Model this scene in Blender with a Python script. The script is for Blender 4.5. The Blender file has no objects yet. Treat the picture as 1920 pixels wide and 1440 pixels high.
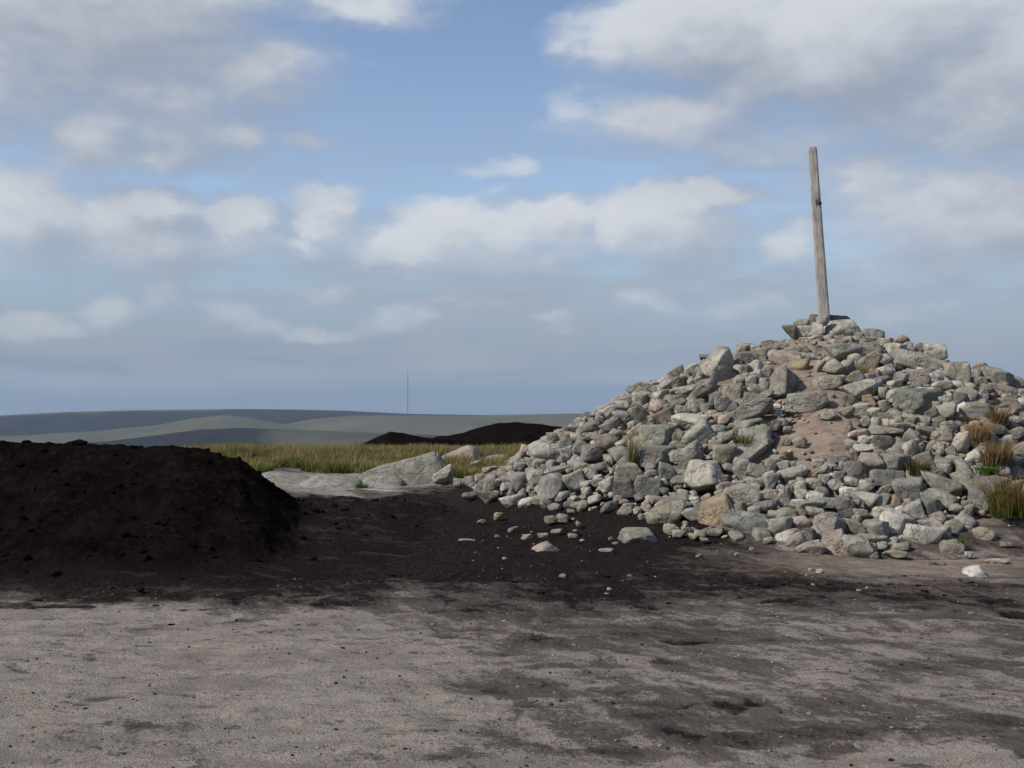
import bpy, bmesh, math, random
import numpy as np
from mathutils import Vector, noise as mnoise

# ------------------------------------------------------------------ camera
SC = bpy.context.scene
COL = SC.collection
FPX, HORIZON, EYE = 1884.0, 770.0, 1.5          # photo pixels (1920x1440)
PITCH = math.atan((HORIZON - 720.0) / FPX)
cam_d = bpy.data.cameras.new('camera')
cam_d.sensor_width = 36.0
cam_d.lens = FPX / 1920.0 * 36.0
cam_d.clip_start, cam_d.clip_end = 0.1, 40000.0
cam = bpy.data.objects.new('camera', cam_d)
cam.location = (0, 0, EYE)
cam.rotation_euler = (math.radians(90) + PITCH, 0, 0)
COL.objects.link(cam)
SC.camera = cam

def ray(px, py):
    a, b = (px - 960.0) / FPX, -(py - 720.0) / FPX
    d = Vector((a, math.cos(PITCH) - b * math.sin(PITCH), math.sin(PITCH) + b * math.cos(PITCH)))
    return d.normalized()

# ------------------------------------------------------------------ sun, sky, exposure
SUN_EL, SUN_AZ = math.radians(40), math.radians(-110)     # azimuth from the view axis, clockwise
to_sun = Vector((math.sin(SUN_AZ) * math.cos(SUN_EL), math.cos(SUN_AZ) * math.cos(SUN_EL), math.sin(SUN_EL)))
sun_d = bpy.data.lights.new('sun', 'SUN')
sun_d.energy, sun_d.angle, sun_d.color = 5.0, math.radians(0.53), (1.0, 0.92, 0.81)
sun = bpy.data.objects.new('sun', sun_d)
sun.rotation_euler = to_sun.to_track_quat('Z', 'Y').to_euler()
COL.objects.link(sun)

SC.view_settings.view_transform = 'Standard'
SC.view_settings.look = 'None'
SC.view_settings.exposure = 0.0
SC.view_settings.gamma = 1.0
SC.view_settings.use_curve_mapping = False
SC.cycles.use_denoising = True
SC.cycles.max_bounces = 4
SC.cycles.use_adaptive_sampling = True
SC.cycles.adaptive_threshold = 0.02
SC.cycles.volume_bounces = 1
SC.cycles.transparent_max_bounces = 6


class N:
    """Small helper to write node trees."""
    def __init__(self, tree):
        self.t = tree
    def new(self, typ, ins=None, **props):
        n = self.t.nodes.new(typ)
        for k, v in props.items():
            setattr(n, k, v)
        for k, v in (ins or {}).items():
            self.put(n.inputs[k], v)
        return n
    def put(self, sock, v):
        if isinstance(v, bpy.types.NodeSocket):
            self.t.links.new(v, sock)
        else:
            sock.default_value = v
    def m(self, op, a, b=0.0, c=0.0, clamp=False):
        n = self.t.nodes.new('ShaderNodeMath')
        n.operation, n.use_clamp = op, clamp
        for i, v in enumerate((a, b, c)):
            self.put(n.inputs[i], v)
        return n.outputs[0]
    def v(self, op, a, b=(0, 0, 0)):
        n = self.t.nodes.new('ShaderNodeVectorMath')
        n.operation = op
        self.put(n.inputs[0], a)
        if op == 'SCALE':
            self.put(n.inputs['Scale'], b)
        else:
            self.put(n.inputs[1], b)
        return n.outputs['Value'] if op in ('LENGTH', 'DOT_PRODUCT', 'DISTANCE') else n.outputs[0]
    def noise(self, vec, scale, detail=4.0, rough=0.55, color=False, lac=2.0):
        n = self.new('ShaderNodeTexNoise', {'Vector': vec, 'Scale': scale, 'Detail': detail, 'Roughness': rough, 'Lacunarity': lac})
        return n.outputs['Color' if color else 'Fac']
    def step(self, x, lo, hi):
        n = self.new('ShaderNodeMapRange', {0: x, 1: lo, 2: hi, 3: 0.0, 4: 1.0}, interpolation_type='SMOOTHSTEP')
        return n.outputs[0]
    def mix(self, f, a, b, blend='MIX'):
        n = self.t.nodes.new('ShaderNodeMix')
        n.data_type, n.blend_type = 'RGBA', blend
        self.put(n.inputs[0], f)
        self.put(n.inputs[6], a if isinstance(a, bpy.types.NodeSocket) else (*a, 1.0) if len(a) == 3 else a)
        self.put(n.inputs[7], b if isinstance(b, bpy.types.NodeSocket) else (*b, 1.0) if len(b) == 3 else b)
        return n.outputs[2]
    def comb(self, x, y, z=0.0):
        n = self.new('ShaderNodeCombineXYZ', {0: x, 1: y, 2: z})
        return n.outputs[0]


def px_ang(px, py):
    d = ray(px, py)
    return math.atan2(d.x, d.y), math.asin(d.z)

# clouds over the moor: (centre px, centre py, half width, half height, weight)
CLOUDS = [
    (100, 30, 500, 240, 1.2), (430, 100, 220, 100, .8), (160, 235, 120, 105, 1.0), (330, 255, 190, 70, .75),
    (660, 10, 230, 45, .6),
    (40, 395, 125, 120, 1.0), (170, 440, 250, 95, .8), (270, 385, 95, 48, .8), (60, 480, 260, 50, .7),
    (460, 425, 95, 72, 1.0), (612, 400, 75, 68, .95), (500, 470, 130, 30, .6),
    (760, 465, 170, 66, 1.0), (900, 445, 210, 90, 1.0), (1040, 430, 110, 66, .9), (920, 490, 300, 45, .85),
    (1270, 425, 175, 110, 1.05), (1330, 365, 130, 50, 1.0), (1170, 450, 110, 55, .75), (1480, 455, 75, 58, .8),
    (1740, 395, 205, 110, 1.05), (1880, 400, 190, 130, 1.0), (1640, 420, 110, 60, .85), (1850, 470, 260, 60, .85),
    (1330, 60, 290, 110, 1.1), (1640, 70, 440, 160, 1.25), (1890, 120, 280, 140, 1.2), (1150, 50, 120, 60, .6),
    (1270, 215, 250, 75, .75), (1600, 225, 380, 85, .75), (1880, 220, 220, 90, .85), (1100, 235, 130, 35, .45),
    (215, 585, 70, 55, .7), (310, 550, 62, 42, .7), (75, 612, 90, 40, .62), (340, 590, 150, 35, .5),
    (600, 547, 70, 22, .5), (740, 597, 100, 40, .45), (420, 600, 120, 28, .4), (1030, 606, 62, 22, .5),
    (1380, 580, 150, 45, .52), (1720, 572, 130, 45, .52), (1070, 515, 55, 32, .5), (620, 625, 100, 20, .4),
    (570, 272, 62, 30, .42), (930, 312, 85, 28, .5), (1230, 560, 110, 30, .45), (900, 560, 170, 28, .5),
    (1600, 320, 160, 35, .55),
]

def cloud_group():
    g = bpy.data.node_groups.new('cloud_density', 'ShaderNodeTree')
    g.interface.new_socket('Direction', in_out='INPUT', socket_type='NodeSocketVector')
    g.interface.new_socket('Density', in_out='OUTPUT', socket_type='NodeSocketFloat')
    n = N(g)
    gi, go = g.nodes.new('NodeGroupInput'), g.nodes.new('NodeGroupOutput')
    D = gi.outputs[0]
    sep = n.new('ShaderNodeSeparateXYZ', {0: D})
    az = n.m('ARCTAN2', sep.outputs[0], sep.outputs[1])
    el = n.m('ARCSINE', sep.outputs[2])
    P = n.comb(az, el)
    # noise is squeezed vertically: cumulus are wider than tall
    Q = n.comb(az, n.m('MULTIPLY', el, 1.7), 0.37)
    w1 = n.v('SCALE', n.v('SUBTRACT', n.noise(Q, 9.0, 3.0, 0.55, True), (.5, .5, .5)), 0.045)
    w2 = n.v('SCALE', n.v('SUBTRACT', n.noise(Q, 30.0, 6.0, 0.62, True), (.5, .5, .5)), 0.030)
    Pd = n.v('ADD', P, n.v('ADD', w1, w2))
    Pd = n.v('MULTIPLY', Pd, (1, 1, 0))
    acc = None
    for (cx, cy, rx, ry, wgt) in CLOUDS:
        a, e = px_ang(cx, cy)
        sx, sy = FPX / rx * math.cos(a) ** -0, FPX / ry
        d = n.v('LENGTH', n.v('MULTIPLY', n.v('SUBTRACT', Pd, (a, e, 0)), (sx, sy, 0)))
        val = n.m('MULTIPLY', n.m('SUBTRACT', 1.0, n.m('MULTIPLY', d, d)), wgt)
        acc = val if acc is None else n.m('SMOOTH_MAX', acc, val, 0.25)
    acc = n.m('MAXIMUM', acc, -0.7)
    bill = n.noise(n.v('ADD', Q, (3.1, 1.7, 0)), 12.0, 4.0, 0.50)
    fine = n.noise(n.v('ADD', n.comb(az, n.m('MULTIPLY', el, 2.4), 0.9), w1), 36.0, 5.0, 0.62)
    puff = n.m('ADD', n.m('MULTIPLY', n.m('SUBTRACT', bill, .5), 1.25), n.m('MULTIPLY', n.m('SUBTRACT', fine, .5), .26))
    acc = n.m('ADD', n.m('MULTIPLY', acc, .9), puff)
    # the same sky goes on outside the part listed above
    zc = n.m('MAXIMUM', n.m('ADD', sep.outputs[2], 0.06), 0.06)
    flat = n.comb(n.m('DIVIDE', sep.outputs[0], zc), n.m('DIVIDE', sep.outputs[1], zc), 4.2)
    gen = n.noise(flat, 0.62, 7.0, 0.55)
    gen = n.m('MULTIPLY', n.m('SUBTRACT', gen, 0.52), 6.0)
    gen = n.m('MINIMUM', gen, 1.0)
    out_az = n.step(n.m('ABSOLUTE', az), 0.50, 0.68)
    out_el = n.step(el, 0.40, 0.56)
    out = n.m('MAXIMUM', out_az, out_el)
    low = n.step(el, 0.0, 0.10)
    mixd = n.new('ShaderNodeMix', {0: out, 2: acc, 3: n.m('SUBTRACT', n.m('MULTIPLY', n.m('ADD', gen, .6), low), .6)}, data_type='FLOAT')
    n.put(go.inputs[0], mixd.outputs[0])
    return g


def build_world():
    w = bpy.data.worlds.new('World')
    SC.world = w
    w.use_nodes = True
    t = w.node_tree
    t.nodes.clear()
    n = N(t)
    sky = n.new('ShaderNodeTexSky', sky_type='NISHITA', sun_disc=False)
    sky.sun_elevation = SUN_EL
    sky.sun_rotation = SUN_AZ
    sky.altitude, sky.air_density, sky.dust_density, sky.ozone_density = 600, 1.0, 0.4, 1.6
    tc = n.new('ShaderNodeTexCoord')
    D = n.v('NORMALIZE', tc.outputs['Generated'])
    grp = cloud_group()
    def dens(vec):
        gn = t.nodes.new('ShaderNodeGroup')
        gn.node_tree = grp
        n.put(gn.inputs[0], vec)
        return gn.outputs[0]
    d0 = dens(D)
    d1 = dens(n.v('NORMALIZE', n.v('ADD', D, (-0.018, 0.0, 0.026))))     # a little towards the sun
    d2 = dens(n.v('NORMALIZE', n.v('ADD', D, (-0.045, 0.0, 0.060))))
    sep = n.new('ShaderNodeSeparateXYZ', {0: D})
    el = n.m('ARCSINE', sep.outputs[2])
    az = n.m('ARCTAN2', sep.outputs[0], sep.outputs[1])
    lit = n.m('ADD', n.m('MULTIPLY', n.step(n.m('SUBTRACT', d0, d1), -0.42, 0.62), .55), n.m('MULTIPLY', n.step(n.m('SUBTRACT', d0, d2), -0.75, 1.05), .45))
    thick = n.step(d0, 0.15, 0.95)
    # cloud body: bright sunward flanks, grey undersides
    body = n.mix(lit, (1.95, 2.20, 2.74), (4.75, 4.9, 5.1))
    body = n.mix(n.m('MULTIPLY', thick, 0.15), body, (2.4, 2.6, 2.95))
    # sunward edges are crisp, the far sides and bases dissolve
    soft = n.m('MULTIPLY_ADD', n.step(n.m('SUBTRACT', d0, d1), -.05, .40), -.34, 1.02)
    alpha = n.m('MULTIPLY', n.step(d0, -0.20, soft), .96)
    # thin veils and low stratus towards the horizon
    veil = n.noise(n.comb(n.m('MULTIPLY', az, 5.0), n.m('MULTIPLY', el, 34.0), 1.3), 1.0, 5.0, 0.55)
    veil = n.m('MULTIPLY', n.step(veil, 0.30, 0.68), n.m('MULTIPLY', n.step(el, 0.0, 0.04), n.step(el, 0.38, 0.08)))
    skyc = n.mix(1.0, sky.outputs[0], (1.14, 1.05, 1.01), 'MULTIPLY')
    lowc = n.mix(n.step(el, 0.24, 0.01), skyc, (1.26, 1.68, 2.34))
    lowc = n.mix(n.m('MULTIPLY', veil, 0.72), lowc, (2.30, 2.56, 2.98))
    fade = n.m('MULTIPLY_ADD', n.step(el, 0.02, 0.20), 0.60, 0.36)
    col = n.mix(n.m('MULTIPLY', alpha, fade), lowc, body)
    bg = n.new('ShaderNodeBackground', {0: col, 1: 0.15})
    out = t.nodes.new('ShaderNodeOutputWorld')
    t.links.new(bg.outputs[0], out.inputs[0])
    w.cycles.sampling_method = 'MANUAL'
    w.cycles.sample_map_resolution = 512

build_world()

# ------------------------------------------------------------------ numpy noise and mesh helpers
_rs = np.random.RandomState(11)
_perm = np.concatenate([_rs.permutation(512)] * 3)
_grad = np.stack([np.cos(np.linspace(0, 2 * np.pi, 512, endpoint=False)), np.sin(np.linspace(0, 2 * np.pi, 512, endpoint=False))], 1)

def perlin(x, y):
    xi, yi = np.floor(x).astype(np.int64), np.floor(y).astype(np.int64)
    xf, yf = x - xi, y - yi
    u, v = xf ** 3 * (xf * (xf * 6 - 15) + 10), yf ** 3 * (yf * (yf * 6 - 15) + 10)
    def g(ix, iy, fx, fy):
        h = _perm[_perm[ix % 512] + iy % 512]
        return _grad[h, 0] * fx + _grad[h, 1] * fy
    a = g(xi, yi, xf, yf); b = g(xi + 1, yi, xf - 1, yf)
    c = g(xi, yi + 1, xf, yf - 1); d = g(xi + 1, yi + 1, xf - 1, yf - 1)
    return (a + u * (b - a)) * (1 - v) + (c + u * (d - c)) * v

def fbm(x, y, scale, octaves=4, rough=0.5, seed=0.0):
    s, amp, tot = 0.0, 1.0, 0.0
    for o in range(octaves):
        s = s + amp * perlin(x * scale + 17.3 * o + seed, y * scale - 9.1 * o + seed * 1.7)
        tot += amp; amp *= rough; scale *= 2.03
    return s / tot * 1.6

def sstep(x, lo, hi):
    t = np.clip((x - lo) / (hi - lo), 0, 1)
    return t * t * (3 - 2 * t)

def mesh_np(name, V, F, smooth=True):
    me = bpy.data.meshes.new(name)
    V = np.asarray(V, np.float32); F = np.asarray(F, np.int32)
    me.vertices.add(len(V)); me.vertices.foreach_set('co', V.ravel())
    me.loops.add(F.size); me.loops.foreach_set('vertex_index', F.ravel())
    me.polygons.add(len(F))
    me.polygons.foreach_set('loop_start', np.arange(len(F), dtype=np.int32) * F.shape[1])
    if smooth:
        me.polygons.foreach_set('use_smooth', np.ones(len(F), bool))
    me.update(calc_edges=True)
    return me

def put_attr(me, name, vals, kind='FLOAT'):
    a = me.attributes.new(name, kind, 'POINT')
    vals = np.asarray(vals, np.float32)
    if kind == 'FLOAT_COLOR':
        if vals.shape[1] == 3:
            vals = np.concatenate([vals, np.ones((len(vals), 1), np.float32)], 1)
        a.data.foreach_set('color', vals.ravel())
    else:
        a.data.foreach_set('value', vals.ravel())

def link(name, me, parent=None, mat=None, **props):
    o = bpy.data.objects.new(name, me)
    COL.objects.link(o)
    if parent is not None:
        o.parent = parent
    if mat is not None and not me.materials:
        me.materials.append(mat)
    for k, v in props.items():
        o[k] = v
    return o

def grid_faces(nr, na, wrap=False):
    i, j = np.meshgrid(np.arange(nr - 1), np.arange(na if wrap else na - 1), indexing='ij')
    j2 = (j + 1) % na
    a = i * na + j; b = i * na + j2; c = (i + 1) * na + j2; d = (i + 1) * na + j
    return np.stack([a, d, c, b], -1).reshape(-1, 4)

def pix(x, y, z=0.0):
    """photo pixel of a point (level-camera approximation), only used to read the layout off the photograph"""
    yy = np.maximum(y, 0.05)
    return 960 + FPX * x / yy, HORIZON - FPX * (z - EYE) / yy

# ------------------------------------------------------------------ lie of the land
CX, CY = (1552 - 960) / FPX * 15.5, 15.5                 # centre of the cairn
PROF_R = np.array([0, .5, .9, 1.3, 1.9, 2.4, 2.8, 3.4, 4.0, 4.6, 5.1, 5.6, 6.2, 9])
PROF_H = np.array([2.48, 2.46, 2.36, 2.18, 1.95, 1.78, 1.58, 1.22, .88, .50, .22, .07, 0, 0])

def ground_base(x, y):
    r = np.hypot(x, y)
    g = 0.22 * sstep(r, 9.5, 16) + 0.12 * sstep(r, 22, 32)
    g = g + 0.12 * sstep(-x, 2.0, 12) * sstep(r, 14, 24)
    g = g + 0.10 * fbm(x, y, 0.11, 3, .5, 3.0) * sstep(r, 3, 12)
    g = g - 0.036 * np.clip(r - 27, 0, 40) - 24 * sstep(r, 70, 170)
    return g

def cairn_add(x, y):
    dx, dy = x - CX, y - CY
    ang = np.arctan2(dy, dx)
    r = np.hypot(dx, dy) * (1 - 0.05 * np.cos(ang - 2.7) + 0.035 * np.sin(3 * ang + .7))
    h = np.interp(r, PROF_R, PROF_H)
    return h + (0.07 * fbm(x, y, 0.9, 3, .5, 8.0)) * sstep(h, 0.02, 0.4)

# pale grit / black peat, read off the photograph: (px, py, half w, half h, amount)
PEATY = [
    (300, 1000, 700, 85, 2.2), (900, 985, 420, 80, 1.5), (1150, 1040, 380, 55, .75), (600, 1065, 440, 50, 1.3),
    (950, 1140, 260, 45, .6), (1500, 1095, 500, 34, .62), (1780, 1125, 240, 36, .85), (1250, 1110, 260, 40, .5),
    (250, 1085, 360, 34, 1.3), (100, 1060, 300, 40, 1.2), (620, 1125, 150, 14, .6), (230, 1118, 140, 9, .7),
    (960, 1255, 190, 60, .32), (1150, 1320, 330, 55, .28), (1320, 1372, 300, 10, .5), (1180, 1408, 190, 11, .65),
    (1700, 1368, 330, 10, .85), (1560, 1382, 300, 8, .7), (1120, 1425, 110, 12, .7), (1800, 1345, 220, 16, .5),
    (1650, 1240, 300, 40, .2), (1350, 1205, 260, 30, .18), (1100, 1190, 300, 30, .25), (1480, 1310, 180, 18, .25),
    (840, 1390, 120, 30, .3), (980, 1200, 40, 14, .7), (450, 1158, 45, 8, .9), (275, 1175, 22, 6, .8),
    (200, 1356, 34, 6, .85), (280, 1358, 40, 4, .7), (215, 1394, 18, 4, .7), (400, 1425, 40, 8, .7),
    (375, 1219, 18, 4, .7), (395, 1336, 15, 4, .6), (640, 1205, 60, 7, .55),
]
PALE = [
    (220, 1260, 420, 90, .55), (60, 1135, 120, 14, .55), (1440, 1300, 60, 25, .35), (1850, 1010, 140, 40, .9), (1720, 1075, 110, 14, .35),
    (1600, 1150, 220, 10, .3), (560, 1300, 200, 70, .3), (1500, 1420, 450, 16, .65), (1700, 1195, 180, 18, .3),
    (620, 915, 150, 36, 2.6), (640, 880, 170, 16, 1.6), (1400, 1130, 160, 10, .3),
]
def peat_field(x, y):
    u, v = pix(x, y, 0.0)
    m = np.full(x.shape, -0.62) + .40 * sstep(u, 600, 1350)
    warp = fbm(x, y, 1.3, 4, .55, 5.0)
    u = u + warp * 60 + 25 * fbm(x, y, 6, 3, .5, 2.0); v = v + fbm(x, y, 1.1, 4, .55, 21.0) * 22
    for sgn, lst in ((1, PEATY), (-1, PALE)):
        for cx, cy, a, b, w in lst:
            q = ((u - cx) / a) ** 2 + ((v - cy) / b) ** 2
            m = m + sgn * w * np.exp(-np.minimum(q, 40) * 1.1)
    front = np.where(y > 0.4, 1.0, 0.0)
    m = m * front + (1 - front) * (0.8 * fbm(x, y, .35, 4, .5, 9.0) - .1)
    return m

# black peat mound on the left with its low tail towards the cairn
MOUND_PX = np.array([-1500, -700, -200, 0, 60, 130, 190, 250, 330, 400, 450, 480, 520, 560, 600, 650, 700, 760, 830, 900, 980])
MOUND_PY = np.array([880, 850, 830, 826, 823, 827, 828, 830, 836, 849, 862, 882, 914, 938, 940, 937, 941, 938, 945, 968, 1000])
def mound_height(x, y):
    u, _ = pix(x, y)
    r = y
    dist = np.interp(u, [-1500, 0, 500, 600, 900, 1000], [13.5, 12.4, 12.4, 13.0, 13.8, 13.8])
    crest = EYE - (np.interp(u, MOUND_PX, MOUND_PY) - HORIZON) / FPX * dist
    front0 = np.interp(u, [-1500, 0, 450, 700, 950], [7.8, 8.3, 8.3, 9.2, 11.5])
    t = np.clip((r - front0) / (dist - front0), 0, 1)
    rise = np.power(sstep(t, 0, 1), 0.85) * .55 + .45 * t ** 1.0
    back = 1 - sstep(r, dist + 0.2, dist + 5.0)
    return crest * rise * back

def rough_peat(x, y):
    return 0.11 * fbm(x, y, 1.1, 3, .5, 31.0) + 0.040 * fbm(x, y, 4.2, 3, .55, 33.0) + 0.026 * fbm(x, y, 15, 3, .62, 36.0)

def land(x, y):
    x, y = np.asarray(x, float), np.asarray(y, float)
    return ground_base(x, y) + cairn_add(x, y)

class Lookup:
    """height table with bilinear reading, so that single points are cheap"""
    def __init__(self, fn, x0=-34.0, x1=34.0, y0=2.0, y1=46.0, st=.06):
        self.x0, self.y0, self.st = x0, y0, st
        xs, ys = np.arange(x0, x1, st), np.arange(y0, y1, st)
        X, Y = np.meshgrid(xs, ys, indexing='ij')
        self.z = fn(X, Y).astype(np.float64)
        self.nx, self.ny = self.z.shape
    def __call__(self, x, y):
        fx = min(max((x - self.x0) / self.st, 0), self.nx - 1.001)
        fy = min(max((y - self.y0) / self.st, 0), self.ny - 1.001)
        i, j = int(fx), int(fy)
        fx -= i; fy -= j
        z = self.z
        return float((z[i, j] * (1 - fx) + z[i + 1, j] * fx) * (1 - fy) + (z[i, j + 1] * (1 - fx) + z[i + 1, j + 1] * fx) * fy)

land1 = Lookup(land)
mound1 = Lookup(lambda x, y: mound_height(x, y) + (rough_peat(x, y) - .02) * .85 - .03, -20, 2, 6, 20)
core1 = Lookup(cairn_add, CX - 8, CX + 8, CY - 8, CY + 8)
cover1 = Lookup(lambda x, y: fbm(x, y, .55, 3, .5, 81.), -24, 16, 17, 46, .15)
shade1 = Lookup(lambda x, y: perlin(x * .5 + 7, y * .5), -24, 16, 17, 46, .15)

def solid1(x, y):
    """top of ground or peat mound"""
    g = land1(x, y)
    if 6 < y < 20 and x / y < 0.02:
        return max(g, mound1(x, y))
    return g

def hit(px, py, far=60.0, fn=solid1):
    """where the sight line through a pixel meets the land; if it clears it, the nearest miss"""
    d = ray(px, py)
    o = Vector((0, 0, EYE))
    best, bt = 1e9, None
    t = 3.5
    while t < far:
        p = o + d * t
        gap = p.z - fn(p.x, p.y)
        if gap < best:
            best, bt = gap, t
        if gap <= 0:
            lo, hi = t - 0.12, t
            for _ in range(14):
                mid = (lo + hi) / 2
                q = o + d * mid
                if q.z - fn(q.x, q.y) > 0: lo = mid
                else: hi = mid
            q = o + d * hi
            return q, hi
        t += 0.12
    p = o + d * bt
    p.z = min(p.z, fn(p.x, p.y) + .08)
    return p, bt

# ------------------------------------------------------------------ materials
def new_mat(name):
    m = bpy.data.materials.new(name)
    m.use_nodes = True
    t = m.node_tree
    t.nodes.clear()
    out = t.nodes.new('ShaderNodeOutputMaterial')
    return m, N(t), out

def finish(n, out, col, rough, bump=None, bstr=0.4, bdist=0.02, spec=0.25):
    b = n.new('ShaderNodeBsdfPrincipled', {'Base Color': col, 'Roughness': rough, 'Specular IOR Level': spec})
    if bump is not None:
        bn = n.new('ShaderNodeBump', {'Height': bump, 'Strength': bstr, 'Distance': bdist})
        n.t.links.new(bn.outputs[0], b.inputs['Normal'])
    n.t.links.new(b.outputs[0], out.inputs[0])
    return b

def mat_ground():
    m, n, out = new_mat('grit_and_peat')
    geo = n.new('ShaderNodeNewGeometry')
    P = geo.outputs['Position']
    at = n.new('ShaderNodeAttribute', attribute_name='peat').outputs['Fac']
    dirt = n.new('ShaderNodeAttribute', attribute_name='dirt').outputs['Fac']
    Ps = n.v('MULTIPLY', P, (0.55, 1.0, 1.0))
    n1 = n.noise(Ps, 1.7, 6, .62)
    n2 = n.noise(Ps, 7.0, 6, .65)
    n3 = n.noise(P, 38.0, 5, .7)
    ca, sa = math.cos(.93), math.sin(.93)
    sp = n.new('ShaderNodeSeparateXYZ', {0: P})
    along = n.m('SUBTRACT', n.m('MULTIPLY', sp.outputs[0], .59), n.m('MULTIPLY', sp.outputs[1], .81))
    across = n.m('ADD', n.m('MULTIPLY', sp.outputs[0], .81), n.m('MULTIPLY', sp.outputs[1], .59))
    warp = n.v('SCALE', n.noise(P, 1.1, 3, .5, True), .5)
    smear = n.noise(n.v('ADD', n.comb(n.m('MULTIPLY', along, .22), across, 2.0), warp), 5.5, 6, .66)
    smear2 = n.noise(n.v('ADD', n.v('MULTIPLY', P, (.16, 1.0, 1.0)), warp), 4.0, 6, .66)
    s = n.m('MULTIPLY_ADD', n.m('SUBTRACT', n1, .5), 2.2, at)
    s = n.m('MULTIPLY_ADD', n.m('SUBTRACT', smear, .5), 3.0, s)
    s = n.m('MULTIPLY_ADD', n.m('SUBTRACT', smear2, .5), 2.0, s)
    s = n.m('MULTIPLY_ADD', n.m('SUBTRACT', n2, .5), 2.3, s)
    s = n.m('MULTIPLY_ADD', n.m('SUBTRACT', n3, .5), 1.7, s)
    mask = n.step(s, -0.75, 0.95)
    grit = n.mix(n.step(n2, .3, .7), (.235, .206, .176), (.365, .324, .280))
    grit = n.mix(n.step(n.noise(P, 120, 3, .7), .46, .66), grit, (.070, .061, .055))
    grit = n.mix(n.m('MULTIPLY', n.step(n.noise(P, 260, 1, .5), .66, .76), .8), grit, (.36, .34, .31))
    peat = n.mix(n.step(n3, .35, .7), (.0075, .0054, .0052), (.030, .0235, .022))
    fl = n.noise(n.v('ADD', n.v('MULTIPLY', P, (.7, 1.15, 1.0)), warp), 6.0, 6, .68)
    fl2 = n.noise(n.v('MULTIPLY', P, (.35, 1.0, 1.0)), 2.2, 5, .62)
    grit = n.mix(n.m('MULTIPLY', n.step(fl, .56, .66), .75), grit, (.042, .035, .031))
    grit = n.mix(n.m('MULTIPLY', n.step(fl2, .50, .68), .5), grit, (.145, .125, .111))
    grit = n.mix(n.m('MULTIPLY', n.step(fl2, .46, .33), .6), grit, (.300, .270, .240))
    wash = n.mix(n.step(n2, .35, .65), (.062, .051, .046), (.113, .096, .087))
    col = n.mix(n.step(mask, 0.0, .55), grit, wash)
    col = n.mix(n.step(s, .30, 1.10), col, peat)
    soil = n.mix(n.step(n2, .3, .72), (.165, .125, .097), (.340, .275, .222))
    soil = n.mix(n.step(n3, .55, .75), soil, (.11, .082, .064))
    col = n.mix(n.m('MULTIPLY', dirt, n.step(n.m('ADD', n2, dirt), .5, .9)), col, soil)
    # scattered pale quartz grains
    vor = n.new('ShaderNodeTexVoronoi', {'Vector': P, 'Scale': 30.0})
    grain = n.m('MULTIPLY', n.step(vor.outputs['Distance'], .16, .08), n.step(n.new('ShaderNodeSeparateColor', {0: vor.outputs['Color']}).outputs[0], .93, .95))
    col = n.mix(n.m('MULTIPLY', grain, .85), col, (.45, .43, .40))
    h = n.m('ADD', n.m('ADD', n.m('MULTIPLY', n2, .7), n.m('MULTIPLY', n3, .45)), n.m('MULTIPLY', n.noise(P, 130, 3, .7), .28))
    finish(n, out, col, n.m('MULTIPLY_ADD', mask, -.08, .97), h, .85, .05, .03)
    return m

def mat_peat():
    m, n, out = new_mat('black_peat')
    P = n.new('ShaderNodeNewGeometry').outputs['Position']
    at = n.new('ShaderNodeAttribute', attribute_name='peat').outputs['Fac']
    n1, n2, n3 = n.noise(P, 2.1, 5, .6), n.noise(P, 11, 6, .66), n.noise(P, 55, 4, .7)
    col = n.mix(n.step(n1, .32, .7), (.0048, .0034, .0033), (.0100, .0071, .0066))
    col = n.mix(n.step(n2, .5, .74), col, (.0165, .0125, .0115))
    col = n.mix(n.m('MULTIPLY', n.step(n3, .62, .78), .6), col, (.028, .021, .018))
    sm = n.new('ShaderNodeAttribute', attribute_name='smeared').outputs['Fac']
    gp = n.mix(n.step(n3, .35, .7), (.0075, .0054, .0052), (.030, .0235, .022))
    gp = n.mix(n.m('MULTIPLY', n.step(n.noise(n.v('MULTIPLY', P, (.4, 1, 1)), 5, 6, .68), .52, .68), .7), gp, (.050, .041, .037))
    col = n.mix(sm, col, gp)
    grit = n.mix(n.step(n2, .3, .7), (.10, .088, .078), (.17, .15, .133))
    s = n.m('ADD', n.m('ADD', at, n.m('MULTIPLY', n.m('SUBTRACT', n2, .5), 1.6)), n.m('MULTIPLY', n.m('SUBTRACT', n3, .5), 1.4))
    col = n.mix(n.step(s, .55, -.35), col, grit)
    h = n.m('ADD', n.m('MULTIPLY', n2, .8), n.m('MULTIPLY', n3, .4))
    finish(n, out, col, 1.0, h, .8, .05, .0)
    return m

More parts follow.
